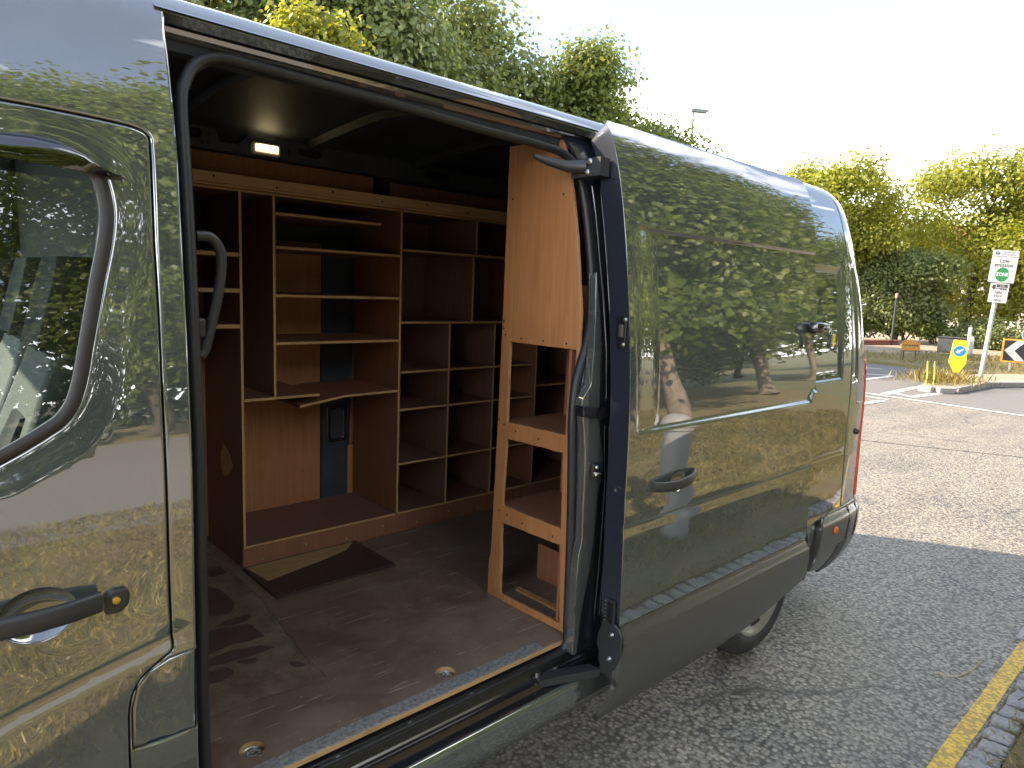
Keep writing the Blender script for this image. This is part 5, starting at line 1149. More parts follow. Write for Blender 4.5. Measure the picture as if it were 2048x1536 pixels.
for k in range(28):
    a0, a1 = 2 * math.pi * k / 28, 2 * math.pi * (k + 1) / 28
    q = [bm.verts.new(F0 @ Vector((-0.225 + r * math.cos(a), 3.29 + r * math.sin(a), 0.0736))) for r, a in ((0.036, a0), (0.052, a0), (0.052, a1), (0.036, a1))]; bm.faces.new(q)
bm_obj('roundel_ring', bm, 'sign_navy', up_); plate('roundel_bar', rect(-0.295, 3.277, -0.155, 3.303), 0.0728, 0.0013, 'sign_navy', F0, up_)
# lorry pictogram with 3.5t
plate('lorry_body', rect(-0.09, 2.39, 0.22, 2.475), 0.0725, 0.001, 'sign_grey_print', F0, lw_); plate('lorry_chassis', rect(-0.2, 2.352, 0.22, 2.372), 0.0725, 0.001, 'sign_grey_print', F0, lw_)
plate('lorry_cab', [(-0.21, 2.373), (-0.11, 2.373), (-0.11, 2.455), (-0.18, 2.455), (-0.21, 2.41)], 0.0725, 0.001, 'sign_grey_print', F0, lw_)
for cx in (-0.155, 0.05, 0.12, 0.18): plate('lorry_wheel', disc(cx, 2.347, 0.026, 14), 0.0732, 0.001, 'sign_grey_print', F0, lw_)
txt('3.5t', 0.085, 0.065, 2.432, 'sign_white', lw_, z=0.0748)
for t, y in (('Safer', 2.255), ('HGV', 2.155), ('zone', 2.055)): txt(t, 0.105, 0, y, 'sign_grey_print', lw_, bold=0.002)

# yellow keep-left bollard on the island
b_ = [(18.091,3.081)][0]
kb = thing('traffic_bollard', 'yellow pointed keep-left bollard with blue arrow disc on the island', 'bollard', (b_[0], b_[1], 0.12))
F1 = face_frame((b_[0], b_[1], 0.12), (-0.90, -0.42)) @ Matrix.Rotation(math.radians(-2), 4, 'Z') @ Matrix.Diagonal((0.80, 0.80, 0.8, 1.0))
plate('base_block', rect(-0.22, 0.0, 0.22, 0.10, 0.02), -0.15, 0.3, 'concrete', F1, kb)
bm = bmesh.new(); bmesh.ops.create_cone(bm, cap_ends=True, segments=12, radius1=0.025, radius2=0.025, depth=0.2, matrix=Matrix.Translation((b_[0], b_[1], 0.26))); bm_obj('stem', bm, 'sign_black', kb)
shield = [(0, 0.22), (0.055, 0.26), (0.19, 0.50), (0.20, 0.56), (0.17, 1.13), (0.14, 1.17), (-0.14, 1.17), (-0.17, 1.13), (-0.20, 0.56), (-0.19, 0.50), (-0.055, 0.26)]
sh = plate('shield', roundpoly(shield, 0.02, 3), -0.06, 0.12, 'sign_yellow', F1, kb); 
ed = plate('shield_rim', roundpoly([(a * 1.05, 0.70 + (b - 0.70) * 1.025) for a, b in shield], 0.02, 3), -0.045, 0.09, 'sign_orange', F1, kb)
plate('arrow_disc_rim', disc(0, 0.87, 0.158), 0.0605, 0.002, 'sign_white', F1, sh); plate('arrow_disc', disc(0, 0.87, 0.146), 0.0628, 0.002, 'sign_blue', F1, sh)
def arrow_poly(cx, cy, L_, ang):
    base = [(-0.5, -0.11), (0.05, -0.11), (0.05, -0.34), (0.5, 0.0), (0.05, 0.34), (0.05, 0.11), (-0.5, 0.11)]
    c, s = math.cos(ang), math.sin(ang); return [(cx + L_ * (a * c - b * s), cy + L_ * (a * s + b * c)) for a, b in base]
plate('arrow', arrow_poly(0, 0.87, 0.22, math.radians(216)), 0.0651, 0.002, 'sign_white', F1, sh)

# chevron board with a blue arrow disc above its corner
c_ = [(22.84,3.125)][0]
cb = thing('chevron_board', 'black board with white chevron and orange frame on grey legs', 'sign', (c_[0], c_[1], 0.10))
F2 = face_frame((c_[0], c_[1], 0.10), (-0.93, -0.36)) @ Matrix.Diagonal((0.68, 0.68, 1.0, 1.0)) @ Matrix.Translation((0.12, 0.10, 0.0))
for xx in (0.05, 1.05): plate('leg', rect(xx - 0.03, -0.12, xx + 0.03, 1.1), -0.05, 0.04, 'post_grey', F2, cb)
plate('backing', rect(-0.30, 0.28, 1.60, 1.22, 0.02), 0.0, 0.02, 'sign_orange', F2, cb); plate('black_face', rect(-0.24, 0.34, 1.54, 1.16), 0.021, 0.004, 'sign_black', F2, cb)
for x0 in (-0.22, 0.72): plate('chevron', [(x0, 0.75), (x0 + 0.40, 1.16), (x0 + 0.72, 1.16), (x0 + 0.34, 0.75), (x0 + 0.72, 0.34), (x0 + 0.40, 0.34)], 0.026, 0.003, 'sign_white', F2, cb)
d_ = thing('arrow_sign', 'blue round turn-left arrow sign behind the chevron board', 'sign', tuple(F2 @ Vector((0.72, 0, -0.35))))
plate('post', rect(0.69, -0.12, 0.75, 1.55), -0.38, 0.05, 'post_grey', F2, d_); plate('disc_rim', disc(0.72, 1.42, 0.34), -0.325, 0.01, 'sign_white', F2, d_); plate('disc_face', disc(0.72, 1.42, 0.315), -0.314, 0.003, 'sign_blue', F2, d_); plate('arrow', arrow_poly(0.72, 1.42, 0.48, math.pi), -0.310, 0.003, 'sign_white', F2, d_)

# brown board on two legs
b_ = [(23.292,5.887)][0]
nb_ = thing('name_board', 'small orange-brown wooden board on two thin legs on the far verge', 'sign', (b_[0], b_[1], 0.10))
F3 = face_frame((b_[0], b_[1], 0.10), (-0.85, -0.52)) @ Matrix.Rotation(math.radians(2), 4, 'Z') @ Matrix.Diagonal((0.66, 0.70, 0.8, 1.0)) @ Matrix.Translation((0.06, 0.0, 0.0))
for xx in (0.0, 0.50): plate('leg', rect(xx - 0.022, 0, xx + 0.022, 0.5), -0.03, 0.03, 'cabinet_dark', F3, nb_)
plate('board', [(-0.12, 0.44), (0.66, 0.40), (0.66, 0.80), (0.48, 0.84), (0.42, 0.90), (0.02, 0.90), (-0.10, 0.80)], 0.0, 0.03, 'sign_brown', F3, nb_); plate('ledge', rect(-0.13, 0.395, 0.67, 0.43), -0.002, 0.05, 'cabinet_dark', F3, nb_)
for k in range(9): plate('raised_mark', rect(-0.04 + k * 0.072, 0.62 + 0.005 * (k % 3), -0.04 + k * 0.072 + 0.035 + 0.012 * (k % 2), 0.70), 0.0305, 0.004, 'bark', F3, nb_)

# white posts, dark cabinet, tall thin post with a pink lamp head, far street lamp
for (px, hgt, cat, lab) in (([(28.793,5.501)][0], 1.05, 'post', 'taller of two white posts beside the dark cabinet'), ([(30.199,5.739)][0], 0.65, 'post', 'shorter of two white posts beside the dark cabinet')):
    tag(lathe('marker_post', [(0, 0), (0.06, 0), (0.06, hgt - 0.06), (0.045, hgt - 0.015), (0, hgt)], 'white_paint', None, seg=14, center=(px[0], px[1], 0.06)), lab, cat)
cx, cy2 = [(29.816,6.266)][0]
sc_ = thing('street_cabinet', 'low dark street cabinet in front of the far hedge', 'cabinet', (cx, cy2, 0.06))
box('cabinet_body', (cx - 0.2, cy2 - 0.45, 0.06), (cx + 0.2, cy2 + 0.45, 0.62), 'cabinet_dark', sc_, 0.02); box('cabinet_lid', (cx - 0.23, cy2 - 0.48, 0.621), (cx + 0.23, cy2 + 0.48, 0.67), 'cabinet_dark', sc_, 0.012)
box('cabinet_door', (cx - 0.206, cy2 - 0.40, 0.12), (cx - 0.2005, cy2 + 0.40, 0.58), 'cabinet_dark', sc_, 0.002)
px = [(31.899,9.105)][0]
tp = thing('thin_post', 'thin dark green post with a small pink head before the hedge', 'post', (px[0], px[1], 0.06))
lathe('pole', [(0, 0), (0.05, 0), (0.04, 2.0), (0.0, 2.0)], 'cabinet_dark', tp, seg=10, center=(px[0], px[1], 0.06)); lathe('head', [(0, 2.0), (0.05, 2.0), (0.075, 2.14), (0.06, 2.20), (0, 2.21)], 'pink_lamp', tp, seg=12, center=(px[0], px[1], 0.06))
lx_, ly_ = 33.95, 21.3
sl_ = thing('street_lamp', 'slim grey street lamp with flat head above the trees', 'street lamp', (lx_, ly_, 0.0))
LH = 12.0
lathe('column', [(0, 0), (0.10, 0), (0.10, 1.4), (0.07, 1.5), (0.06, LH), (0, LH)], 'lamp_post_grey', sl_, seg=12, center=(lx_, ly_, 0))
Fl = face_frame((lx_, ly_, LH), (-0.67, -0.73))
plate('lantern', [(-0.12, -0.02), (0.10, -0.08), (0.72, -0.10), (0.86, 0.0), (0.8, 0.06), (-0.08, 0.10)], -0.16, 0.32, 'lamp_post_grey', Fl, sl_)
# grey dome-headed bollard on the near verge, seen mirrored in the door
bb = thing('verge_bollard', 'grey dome-topped bollard on the verge, mirrored in the sliding door', 'bollard', (4.40, -1.62, VZ))
lathe('shaft', [(0, -0.02), (0.105, -0.02), (0.100, 0.80), (0.098, 0.83), (0, 0.83)], 'bollard_grey', bb, seg=28, center=(4.40, -1.62, VZ))
lathe('collar', [(0.09, 0.83), (0.112, 0.835), (0.112, 0.865), (0.09, 0.87)], 'bollard_grey', bb, seg=28, center=(4.40, -1.62, VZ))
lathe('dome', [(0.09, 0.87), (0.122, 0.872), (0.122, 0.89), (0.108, 0.935), (0.075, 0.97), (0.035, 0.985), (0, 0.988)], 'bollard_grey', bb, seg=28, center=(4.40, -1.62, VZ))
# low brick wall before the far hedge
w0, w1 = [(29.13,9.925),(32.469,8.935)]
wl = thing('brick_wall', 'low red brick wall at the foot of the far hedge', 'wall', ((w0[0] + w1[0]) / 2, (w0[1] + w1[1]) / 2, 0.06))
d = Vector((w1[0] - w0[0], w1[1] - w0[1], 0)); Lw = d.length; ang = math.atan2(d.y, d.x)
MW = Matrix.Translation((w0[0], w0[1], 0.06)) @ Matrix.Rotation(ang, 4, 'Z')
bm = bmesh.new(); bm_box(bm, (0, 0.01, 0), (Lw, 0.22, 0.155), 0, M=MW); bm_obj('mortar_core', bm, 'concrete', wl)
bm = bmesh.new(); bm_box(bm, (-0.11, -0.002, -0.0325), (0.11, 0.012, 0.0325), 0.004); me = bpy.data.meshes.new('brick'); bm.to_mesh(me); bm.free(); me.materials.append(MAT['brick_red'])
for r_ in range(2):
    k = 0; x = 0.12 + (0.115 if r_ % 2 else 0)
    while x < Lw - 0.1:
        o = bpy.data.objects.new('brick', me); COL.objects.link(o); o.parent = wl
        P_ = MW @ Vector((x, 0, 0.04 + r_ * 0.0755)); o.location = P_ - Vector(wl.location); o.rotation_euler = (0, 0, ang); x += 0.232
bm = bmesh.new(); bm_box(bm, (-0.02, -0.03, 0.157), (Lw + 0.02, 0.25, 0.205), 0.01, M=MW); bm_obj('coping', bm, 'brick_red', wl)
# pale house beyond the trees on the right
hx, hy = 52.0, 8.6
hs = thing('pale_house', 'pale rendered house glimpsed behind the trees at the right edge', 'house', (hx, hy, 0))
box('wall', (hx - 4, hy - 5, 0), (hx + 4, hy + 5, 4.6), 'pale_render', hs, 0.0)
mesh_obj('roof', [(hx - 4.4, hy - 5.4, 4.6), (hx + 4.4, hy - 5.4, 4.6), (hx + 4.4, hy + 5.4, 4.6), (hx - 4.4, hy + 5.4, 4.6), (hx, hy - 5.4, 7.0), (hx, hy + 5.4, 7.0)], [(0, 1, 2, 3), (0, 3, 5, 4), (1, 4, 5, 2), (0, 4, 1), (3, 2, 5)], 'brick_red', hs)
for yy in (-3, 0, 3):
    wf = box('window', (hx - 4.03, hy + yy - 0.6, 1.0), (hx - 4.005, hy + yy + 0.6, 2.2), 'sign_white', hs, 0.0); box('pane', (hx - 4.04, hy + yy - 0.52, 1.08), (hx - 4.031, hy + yy + 0.52, 2.12), 'cabinet_dark', wf, 0.0)


# ================================================================== PLANTS
def leaf_mesh(name, pts, size, normal_bias, mat, shape='oval', rng=RNG, up=0.5):
    """one mesh of individual leaves; pts (n,3), size scalar or (n,), normal_bias (n,3)"""
    n = len(pts); size = np.broadcast_to(np.asarray(size, float), (n,)) * rng.uniform(0.7, 1.25, n)
    nb = normal_bias + rng.normal(0, 0.55, (n, 3)); nb[:, 2] += up; nb /= np.linalg.norm(nb, axis=1, keepdims=True) + 1e-9
    t = rng.normal(0, 1, (n, 3)); t[:, 2] -= 0.5; t -= nb * np.sum(t * nb, 1, keepdims=True); t /= np.linalg.norm(t, axis=1, keepdims=True) + 1e-9
    b = np.cross(nb, t)
    if shape == 'heart': T = np.array([(0, 0, 0), (.34, -.06, .05), (.50, .30, .09), (.30, .72, .05), (0, 1.0, -.06), (-.30, .72, .05), (-.50, .30, .09), (-.34, -.06, .05)]); FT = [(0, 1, 2, 3, 4), (0, 4, 5, 6, 7)]
    elif shape == 'blade': T = np.array([(-.04, 0, 0), (.04, 0, 0), (.028, .55, .03), (0, 1.0, .14), (-.028, .55, .03)]); FT = [(0, 1, 2, 3, 4)]
    else: T = np.array([(0, 0, 0), (.36, .42, .07), (0, 1.0, -.03), (-.36, .42, .07)]); FT = [(0, 1, 2), (0, 2, 3)]
    k = len(T)
    V = pts[:, None, :] + size[:, None, None] * (T[None, :, 0:1] * b[:, None, :] + T[None, :, 1:2] * t[:, None, :] + T[None, :, 2:3] * nb[:, None, :])
    me = bpy.data.meshes.new(name); me.vertices.add(n * k); me.vertices.foreach_set('co', V.astype(np.float32).ravel())
    base = (np.arange(n) * k)[:, None]
    li = np.concatenate([base + np.array(f)[None, :] for f in FT], 1).ravel(); tot = np.tile([len(f) for f in FT], n); st = np.concatenate([[0], np.cumsum(tot)[:-1]])
    me.loops.add(len(li)); me.loops.foreach_set('vertex_index', li.astype(np.int32)); me.polygons.add(len(tot)); me.polygons.foreach_set('loop_start', st.astype(np.int32)); me.polygons.foreach_set('loop_total', tot.astype(np.int32))
    me.materials.append(MAT[mat]); me.update(calc_edges=True); me.validate()
    return me
def crown_points(blobs, n, rng=RNG, spray=9, spread=0.20, shell=0.42):
    """leaf positions in twig sprays through a set of (centre, radius) lobes"""
    vol = np.array([r[0] * r[1] * r[2] for c, r in blobs]) ** 0.75; pr = vol / vol.sum(); m = max(1, n // spray)
    idx = rng.choice(len(blobs), m, p=pr); C = np.array([b[0] for b in blobs])[idx]; R = np.array([b[1] for b in blobs])[idx]
    d = rng.normal(0, 1, (m, 3)); d /= np.linalg.norm(d, axis=1, keepdims=True); rad = rng.uniform(0, 1, m) ** shell * (1 + 0.16 * rng.normal(0, 1, m))
    tw = C + d * R * rad[:, None]
    pts = np.repeat(tw, spray, 0) + rng.normal(0, 1, (m * spray, 3)) * np.array([spread, spread, spread * 0.55]); nb = np.repeat(d, spray, 0)
    return pts, nb
def lobes(c, r, n, rng, frac=(0.30, 0.46), floor=None):
    out = [(c, (r[0] * 0.55, r[1] * 0.55, r[2] * 0.6))]
    for i in range(n):
        d = rng.normal(0, 1, 3); d /= np.linalg.norm(d); q = rng.uniform(0.55, 0.88); f = rng.uniform(*frac)
        p = np.array(c) + d * np.array(r) * q
        if floor is not None and p[2] < floor: p[2] = floor + rng.uniform(0, 0.5)
        out.append((tuple(p), (r[0] * f, r[1] * f, r[2] * f * 0.85)))
    return out
def trunk_mesh(name, base, top, r0, blobs, mat, parent, rng, limbs=7, lean=0.3):
    b = Vector(base); t = Vector(top); bm = bmesh.new()
    def add(rr):
        V, F = loft(rr, True, False); vs_ = [bm.verts.new(v) for v in V]
        for f in F: bm.faces.new([vs_[i] for i in f])
    mid = [b + (t - b) * q + Vector((rng.normal(0, .05), rng.normal(0, .05), 0)) * (1 if 0 < q < 1 else 0) * (t - b).length * 0.25 for q in (0, .06, .25, .5, .75, 1)]
    pts = catmull(mid, 3); add(tube_rings(pts, [r0 * (1.35 if i == 0 else 1.0) * (1 - 0.72 * i / (len(pts) - 1)) for i in range(len(pts))], 10))
    for k in range(limbs):
        q = rng.uniform(0.35, 0.95); p = b + (t - b) * q; bl = blobs[rng.integers(len(blobs))]; e = Vector(bl[0]); m_ = (p + e) / 2 + Vector((0, 0, 0.15 * (e - p).length))
        cp = catmull([p, m_, e], 4); add(tube_rings(cp, [r0 * 0.42 * (1 - q * 0.4) * (1 - 0.85 * i / (len(cp) - 1)) for i in range(len(cp))], 6))
    return bm_obj(name, bm, mat, parent, smooth=60)
TRI = 0
def tree(name, label, base, height, c, r, nl, n, size, mat, seed, cat='tree', group=None, r0=0.2, bark='bark', shape='oval', spread=0.22, limbs=8, floor=None, extra=(), frac=(0.30, 0.46), shell=0.42, up=0.5):
    global TRI
    rng = np.random.default_rng(seed); t = thing(name, label, cat, base, group)
    bl = lobes(c, r, nl, rng, frac, floor) + list(extra)
    trunk_mesh('trunk', base, (c[0], c[1], c[2] + r[2] * 0.3), r0, bl, bark, t, rng, limbs)
    pts, nb = crown_points(bl, n, rng, 9, spread, shell)
    if floor is not None:
        k = pts[:, 2] > floor - 0.5 + 0.4 * np.sin(pts[:, 0] * 1.9) * np.cos(pts[:, 1] * 2.3); pts, nb = pts[k], nb[k]
    me = leaf_mesh('crown', pts, size, nb, mat, shape, rng, up); o = bpy.data.objects.new('crown', me); link(o, t); world_to_local(o, t)
    TRI += len(pts) * (2 if shape == 'oval' else 6); return t
# lime trees on the near verge (mirrored in the van)
tree('lime_tree', 'broad-leaved lime tree on the near verge mirrored in the sliding door', (8.9, -4.55, VZ), 12, (8.2, -6.2, 6.6), (5.2, 3.1, 5.6), 34, 84000, 0.12, 'lime_leaf', 11, r0=0.21, bark='bark_pale', shape='heart', spread=0.26, floor=1.75, frac=(0.24, 0.4), shell=0.36,
     extra=[((5.6, -4.3, 2.7), (1.3, 0.9, 0.8)), ((7.2, -4.2, 2.5), (1.3, 0.8, 0.7)), ((10.5, -4.3, 2.7), (1.6, 0.9, 0.8)), ((4.6, -4.7, 3.6), (1.2, 0.9, 0.9)), ((4.2, -5.6, 7.6), (1.5, 1.2, 1.6)), ((3.6, -6.2, 5.4), (1.2, 1.0, 1.3)), ((5.6, -5.0, 9.6), (1.8, 1.4, 1.6)), ((7.0, -3.4, 8.6), (1.7, 1.3, 1.2)), ((10.0, -3.4, 8.8), (1.8, 1.3, 1.3)), ((5.0, -3.8, 8.2), (1.5, 1.2, 1.1)), ((12.6, -4.0, 8.0), (1.8, 1.3, 1.4)), ((8.4, -4.4, 11.0), (2.2, 1.6, 1.4)), ((13, -5.0, 3.2), (1.8, 1.0, 1.0)), ((12.4, -4.6, 4.6), (1.8, 1.2, 1.2))])
tree('lime_tree', 'second lime tree further along the verge, mirrored behind the rear corner', (15.6, -6.6, VZ), 11, (15.5, -7.4, 6.2), (3.8, 2.8, 5.2), 20, 30000, 0.125, 'lime_leaf', 12, r0=0.22, bark='bark_pale', shape='heart', spread=0.28, floor=1.9)
tree('field_maple', 'tall tree across the service road mirrored above the cab window', (4.3, -15.6, VZ), 15, (4.0, -15.8, 9.4), (3.9, 3.0, 7.2), 26, 44000, 0.15, 'lime_leaf', 13, r0=0.26, shape='heart', spread=0.34, floor=1.8)
tree('lime_tree', 'third lime tree in the verge row, nearest the junction', (23.5, -9.0, VZ), 13, (23.3, -9.4, 7.2), (4.4, 3.2, 6.2), 22, 26000, 0.16, 'lime_leaf', 14, r0=0.25, bark='bark_pale', shape='heart', spread=0.34, floor=1.9)
tree('verge_tree', 'leafy tree added out of view ahead of the van for its cab reflection', (-6.2, -9.4, VZ), 11, (-6.0, -9.6, 6.4), (3.2, 2.6, 4.8), 18, 22000, 0.15, 'olive_leaf', 15, r0=0.22, spread=0.3, floor=1.6)  # unseen tree added so the window surround mirrors leaves instead of bright sky
# dark wood behind the verge
def shrub(name, label, c, r, n, size, mat, seed, group=None, cat='shrub', nl=8, floor=0.1, shape='oval'):
    rng = np.random.default_rng(seed); base = (c[0], c[1], max(0.0, c[2] - r[2])); t = thing(name, label, cat, base, group)
    bl = lobes(c, r, nl, rng, (0.35, 0.55), None); pts, nb = crown_points(bl, n, rng, 7, 0.16, 0.30); k = pts[:, 2] > base[2]; pts, nb = pts[k], nb[k]
    bm = bmesh.new()
    for q in range(5):
        e = Vector(bl[rng.integers(len(bl))][0]); b0 = Vector(base) + Vector((rng.uniform(-.2, .2), rng.uniform(-.2, .2), 0)); cp = [b0, (b0 + e) / 2 + Vector((rng.normal(0, .1), rng.normal(0, .1), .1)), e]
        V, F = loft(tube_rings(cp, [0.035, 0.025, 0.008], 6), True, False); vs_ = [bm.verts.new(v) for v in V]
        for f in F: bm.faces.new([vs_[i] for i in f])
    bm_obj('stems', bm, 'bark', t)
    me = leaf_mesh('foliage', pts, size, nb, mat, shape, rng); o = bpy.data.objects.new('foliage', me); link(o, t); world_to_local(o, t); return t
hed = [(-3.5, -15.8, 'leftmost'), (0.6, -16.2, ''), (6.8, -11.6, ''), (8.4, -10.0, ''), (12.2, -10.6, ''), (16.5, -11.5, ''), (21, -13, '')]
nm = ['far across the service road', 'beside the tall tree across the service road', 'at the corner of the service road', 'right behind the lime trunk', 'past the lime trunk', 'behind the second lime', 'furthest along the verge']
for i, (x, y, _) in enumerate(hed):
    shrub('hedge_shrub', 'dense dark evergreen shrub ' + nm[i], (x, y, 1.9 if i > 1 else 2.6), (2.6, 1.5, 2.1 if i > 1 else 2.8), 9000, 0.13, 'ivy_leaf', 30 + i, 'dark shrubs behind the near verge')
for i, (x, y, h) in enumerate([(-2, -20, 8), (8.5, -17.5, 12), (13, -16, 11), (19, -17, 11)]):
    tree('wood_tree', 'dark backdrop tree of the near wood, ' + ['nearest the van front', 'behind the tall tree', 'behind the lime', 'towards the junction'][i], (x, y, 0), h, (x, y, h * 0.58), (3.4, 2.6, h * 0.42), 14, 9000, 0.24, 'dark_leaf', 40 + i, group='trees of the near wood', r0=0.25, spread=0.35)
# unseen leaf backdrop added to keep white sky out of the paint reflections
rw = np.random.default_rng(77); nwd = 42000; xw = rw.uniform(-45, 62, nwd); hw = 7.5 + 2.2 * np.sin(xw * 0.55) + 1.4 * np.sin(xw * 1.7 + 1); zw = hw * rw.uniform(0, 1, nwd) ** 0.8
yw = -23.5 - 0.12 * np.maximum(xw, 0) + rw.normal(0, 0.9, nwd) - 1.2 * (zw / hw) ** 2
me = leaf_mesh('wood_backdrop', np.stack([xw, yw, zw], 1), 0.55, np.tile([0, 0.6, 0.2], (nwd, 1)), 'dark_leaf', 'oval', rw)
o = bpy.data.objects.new('wood_backdrop', me); link(o); o['kind'] = 'stuff'; o['label'] = 'dark wood backdrop added behind the near verge to block mirrored sky'; o['category'] = 'wood'
# trees behind the van
def away(px_dir, dist):
    return (px_dir[0] * dist, -1.52 + px_dir[1] * dist)
tree('plane_tree', 'large grey-green tree rising behind the van roof', (12.4, 18.4, 0), 13, (12.3, 18.3, 8.6), (4.9, 4.4, 5.2), 34, 66000, 0.19, 'grey_leaf', 51, r0=0.3, spread=0.30, frac=(0.24, 0.38))
tree('ash_tree', 'mid-green rounded tree right of the grey-green one behind the van', (18.9, 15.6, 0), 10, (18.8, 15.5, 7.0), (3.1, 3.1, 3.6), 24, 38000, 0.17, 'olive_leaf', 52, r0=0.24, spread=0.24, frac=(0.24, 0.4))
tree('maple_tree', 'small yellow-green tree just above the van roof', (5.5, 9.3, 0), 6, (5.4, 9.3, 4.9), (1.0, 0.9, 1.1), 12, 12000, 0.11, 'yellow_leaf', 53, r0=0.12, spread=0.15)
tree('birch_tree', 'lower yellowish tree at the roof line beside the street lamp', (22.3, 14.8, 0), 8, (22.2, 14.7, 5.8), (2.4, 2.4, 2.9), 18, 24000, 0.16, 'olive_leaf', 54, r0=0.16, spread=0.24)
tree('far_tree', 'dark tree filling the gap far behind the van roof', (17.5, 21.5, 0), 11, (17.2, 21.5, 6.4), (4.2, 3.0, 4.0), 18, 14000, 0.24, 'olive_leaf', 55, r0=0.3, spread=0.4)
tree('far_tree', 'grey tree at the far left above the open door', (7.6, 20.2, 0), 13, (7.4, 20.0, 8.4), (4.0, 3.2, 5.2), 22, 30000, 0.24, 'grey_leaf', 56, r0=0.3, spread=0.36)
# trees at the junction
tree('robinia_tree', 'bright yellow-green airy tree just right of the van rear', (32.5, 12.6, 0), 9, (32.5, 12.4, 5.4), (3.2, 2.6, 3.4), 20, 26000, 0.17, 'yellow_leaf', 61, r0=0.2, spread=0.34, frac=(0.22, 0.36), limbs=12)
tree('lime_tree', 'big sunlit yellow-green tree behind the emission sign', (38.5, 8.4, 0), 10, (38.5, 7.6, 5.2), (3.6, 4.4, 4.6), 26, 42000, 0.18, 'yellow_leaf', 62, r0=0.3, spread=0.34, floor=0.8, frac=(0.24, 0.38))
tree('sycamore_tree', 'sunlit tree at the right edge behind the chevron board', (44.0, 4.2, 0), 10, (44.0, 4.0, 5.6), (4.0, 4.2, 4.9), 22, 28000, 0.2, 'lime_leaf', 63, r0=0.3, spread=0.36, floor=0.8)
tree('willow_tree', 'dark drooping grey-green tree behind the yellow bollard', (34.5, 9.9, 0), 6, (34.5, 9.6, 2.7), (1.7, 2.4, 2.0), 16, 24000, 0.16, 'grey_leaf', 64, r0=0.16, spread=0.26, floor=0.35)
tree('far_tree', 'hazy tree beyond the junction between the bright trees', (50.0, 17.0, 0), 9, (50, 16.5, 4.8), (5.0, 4.6, 3.6), 14, 14000, 0.28, 'grey_leaf', 65, r0=0.3, spread=0.5)
for i, (x, y, rr, lab) in enumerate([(33.6, 11.8, 0.8, 'pale green hedge shrub behind the brick wall beside the van corner'), (34.2, 10.8, 0.75, 'pale green hedge shrub behind the brown board'), (34.6, 9.6, 0.8, 'hedge shrub left of the dark cabinet'), (35.0, 8.4, 0.85, 'hedge shrub behind the yellow bollard'), (34.8, 7.2, 0.85, 'hedge shrub just left of the emission sign post'), (34.4, 6.0, 0.8, 'low dark shrub left of the chevron board'), (36.4, 4.6, 0.9, 'shrub behind the chevron board')]):
    shrub('hedge_shrub', lab, (x, y, 0.95 if i < 4 else 0.8), (0.8, 0.95, rr), 3600, 0.11, 'lime_leaf' if i < 4 else 'grey_leaf', 80 + i, 'hedge along the far pavement')
for i, (x, y, h) in enumerate([(36, -8.5, 11), (45, -3.5, 11), (29, -15, 12)]):
    tree('verge_tree', 'sunlit tree right of the junction, ' + ['nearest the road mouth', 'beyond the chevron board', 'at the back of the verge'][i], (x, y, 0), h, (x, y, h * 0.55), (3.8, 3.4, h * 0.45), 16, 12000, 0.26, 'lime_leaf', 70 + i, group='trees right of the junction', r0=0.25, spread=0.42, floor=1.2)
# dry weeds on the island tip
wd = [(17.126,3.374)][0]
rngw = np.random.default_rng(5); pts = np.stack([wd[0] + rngw.normal(0.5, .55, 900), wd[1] + rngw.normal(-.2, .35, 900), np.full(900, 0.12)], 1)
me = leaf_mesh('dry_weeds', pts, 0.24, np.tile([0, 0, 0.0], (900, 1)), 'grass_blade', 'blade', rngw, 0.0); 
def upright(me, n, k, pts, size, rng, lean=0.35):
    """blades standing up: rebuild the vertices"""
    d = rng.normal(0, lean, (n, 3)); d[:, 2] = 1; d /= np.linalg.norm(d, axis=1, keepdims=True); a = rng.uniform(0, 2 * np.pi, n); b = np.stack([np.cos(a), np.sin(a), 0 * a], 1); nb = np.cross(b, d)
    T = np.array([(-.04, 0, 0), (.04, 0, 0), (.028, .55, .04), (0, 1.0, .22), (-.028, .55, .04)]); size = size * rng.uniform(0.5, 1.3, n)
    V = pts[:, None, :] + size[:, None, None] * (T[None, :, 0:1] * b[:, None, :] * (0.05 / np.maximum(size, 0.02))[:, None, None] * 1.4 + T[None, :, 1:2] * d[:, None, :] + T[None, :, 2:3] * nb[:, None, :])
    me.vertices.foreach_set('co', V.astype(np.float32).ravel()); me.update()
upright(me, 900, 5, pts, 0.26, rngw, 0.5)
o = bpy.data.objects.new('dry_weeds', me); link(o); o['kind'] = 'stuff'; o['label'] = 'dry straw-coloured weeds at the island tip'; o['category'] = 'weeds'
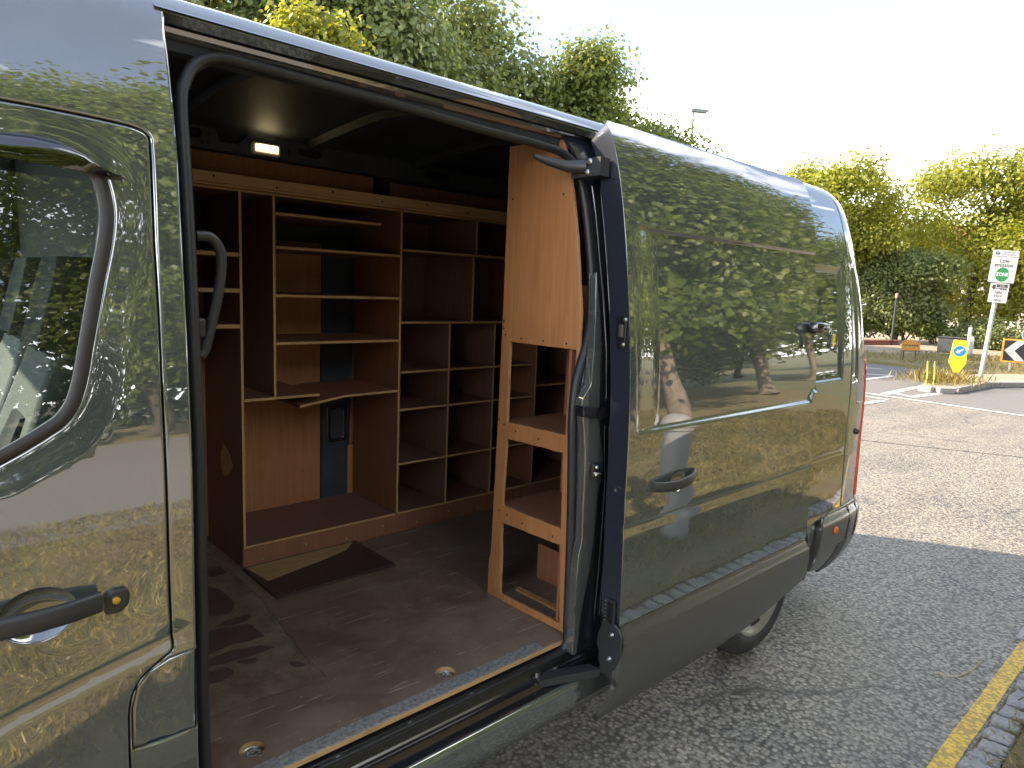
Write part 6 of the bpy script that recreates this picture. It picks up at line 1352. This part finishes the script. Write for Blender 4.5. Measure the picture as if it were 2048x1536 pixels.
for k, dxx in enumerate((0.0, 0.06)):
    q = [(16.69,3.244)][0]; tag(tube('weed_stalk', catmull([(q[0] + dxx, q[1] - dxx * 2.0, 0.10), (q[0] + dxx + 0.02, q[1] - dxx * 2.0, 0.35), (q[0] + dxx, q[1] - dxx * 2.0 + .02, 0.62)], 4), [0.02, .024, .02, .024, .02, .02, .024, .02, .014], 'sign_yellow' if False else 'green_weed', None, seg=8), ['left', 'right'][k] + ' of two tall yellow-green weed stalks on the island tip', 'weed')
# grass of the near verge (mirrored) and of the far verge
def grass(name, label, region, n, size, mat, seed, z, lean=0.5):
    rng = np.random.default_rng(seed); lo, hi = np.array(region).min(0), np.array(region).max(0); p = rng.uniform(lo, hi, (n, 2)); p = p[inside(region, p)]
    d = 0.5 + 0.5 * np.sin(p[:, 0] * 2.1 + 1.3 * np.sin(p[:, 1] * 1.7)) * np.sin(p[:, 1] * 2.6 + p[:, 0]); p = p[rng.uniform(0, 1, len(p)) < 0.35 + 0.65 * d]
    pts = np.concatenate([p, np.full((len(p), 1), z)], 1); me = leaf_mesh(name, pts, size, np.zeros((len(p), 3)), mat, 'blade', rng, 0.0); upright(me, len(p), 5, pts, size, rng, lean)
    o = bpy.data.objects.new(name, me); link(o); o['kind'] = 'stuff'; o['label'] = label; o['category'] = 'grass'; return o
grass('verge_grass', 'short dry yellow grass of the near verge', [(-1.5, -1.32), (9.4, -1.34), (11.5, -2.8), (12, -5.0), (3.4, -5.2), (-1.5, -4.55)], 95000, 0.065, 'grass_blade', 91, VZ, 0.8)
grass('verge_grass_green', 'greener tufts in the near verge', [(1.2, -1.5), (9.4, -1.5), (11.5, -2.8), (12, -5.0), (3.4, -5.2)], 30000, 0.075, 'green_blade', 92, VZ, 0.7)
grass('far_grass', 'rough dry grass of the far verge', fv, 42000, 0.16, 'grass_blade', 93, 0.10, 0.6)
# dead stalks and leaves along the setts
rngd = np.random.default_rng(17); n_ = 1800; pd = np.stack([rngd.uniform(1.5, 6.5, n_), -1.09 + rngd.normal(0, .05, n_), np.full(n_, 0.03)], 1)
me = leaf_mesh('kerb_straw', pd, 0.11, np.zeros((n_, 3)), 'grass_blade', 'blade', rngd, 0.0); upright(me, n_, 5, pd, 0.07, rngd, 1.8)
o = bpy.data.objects.new('kerb_straw', me); link(o); o['kind'] = 'stuff'; o['label'] = 'straw and dead stalks along the granite setts'; o['category'] = 'straw'
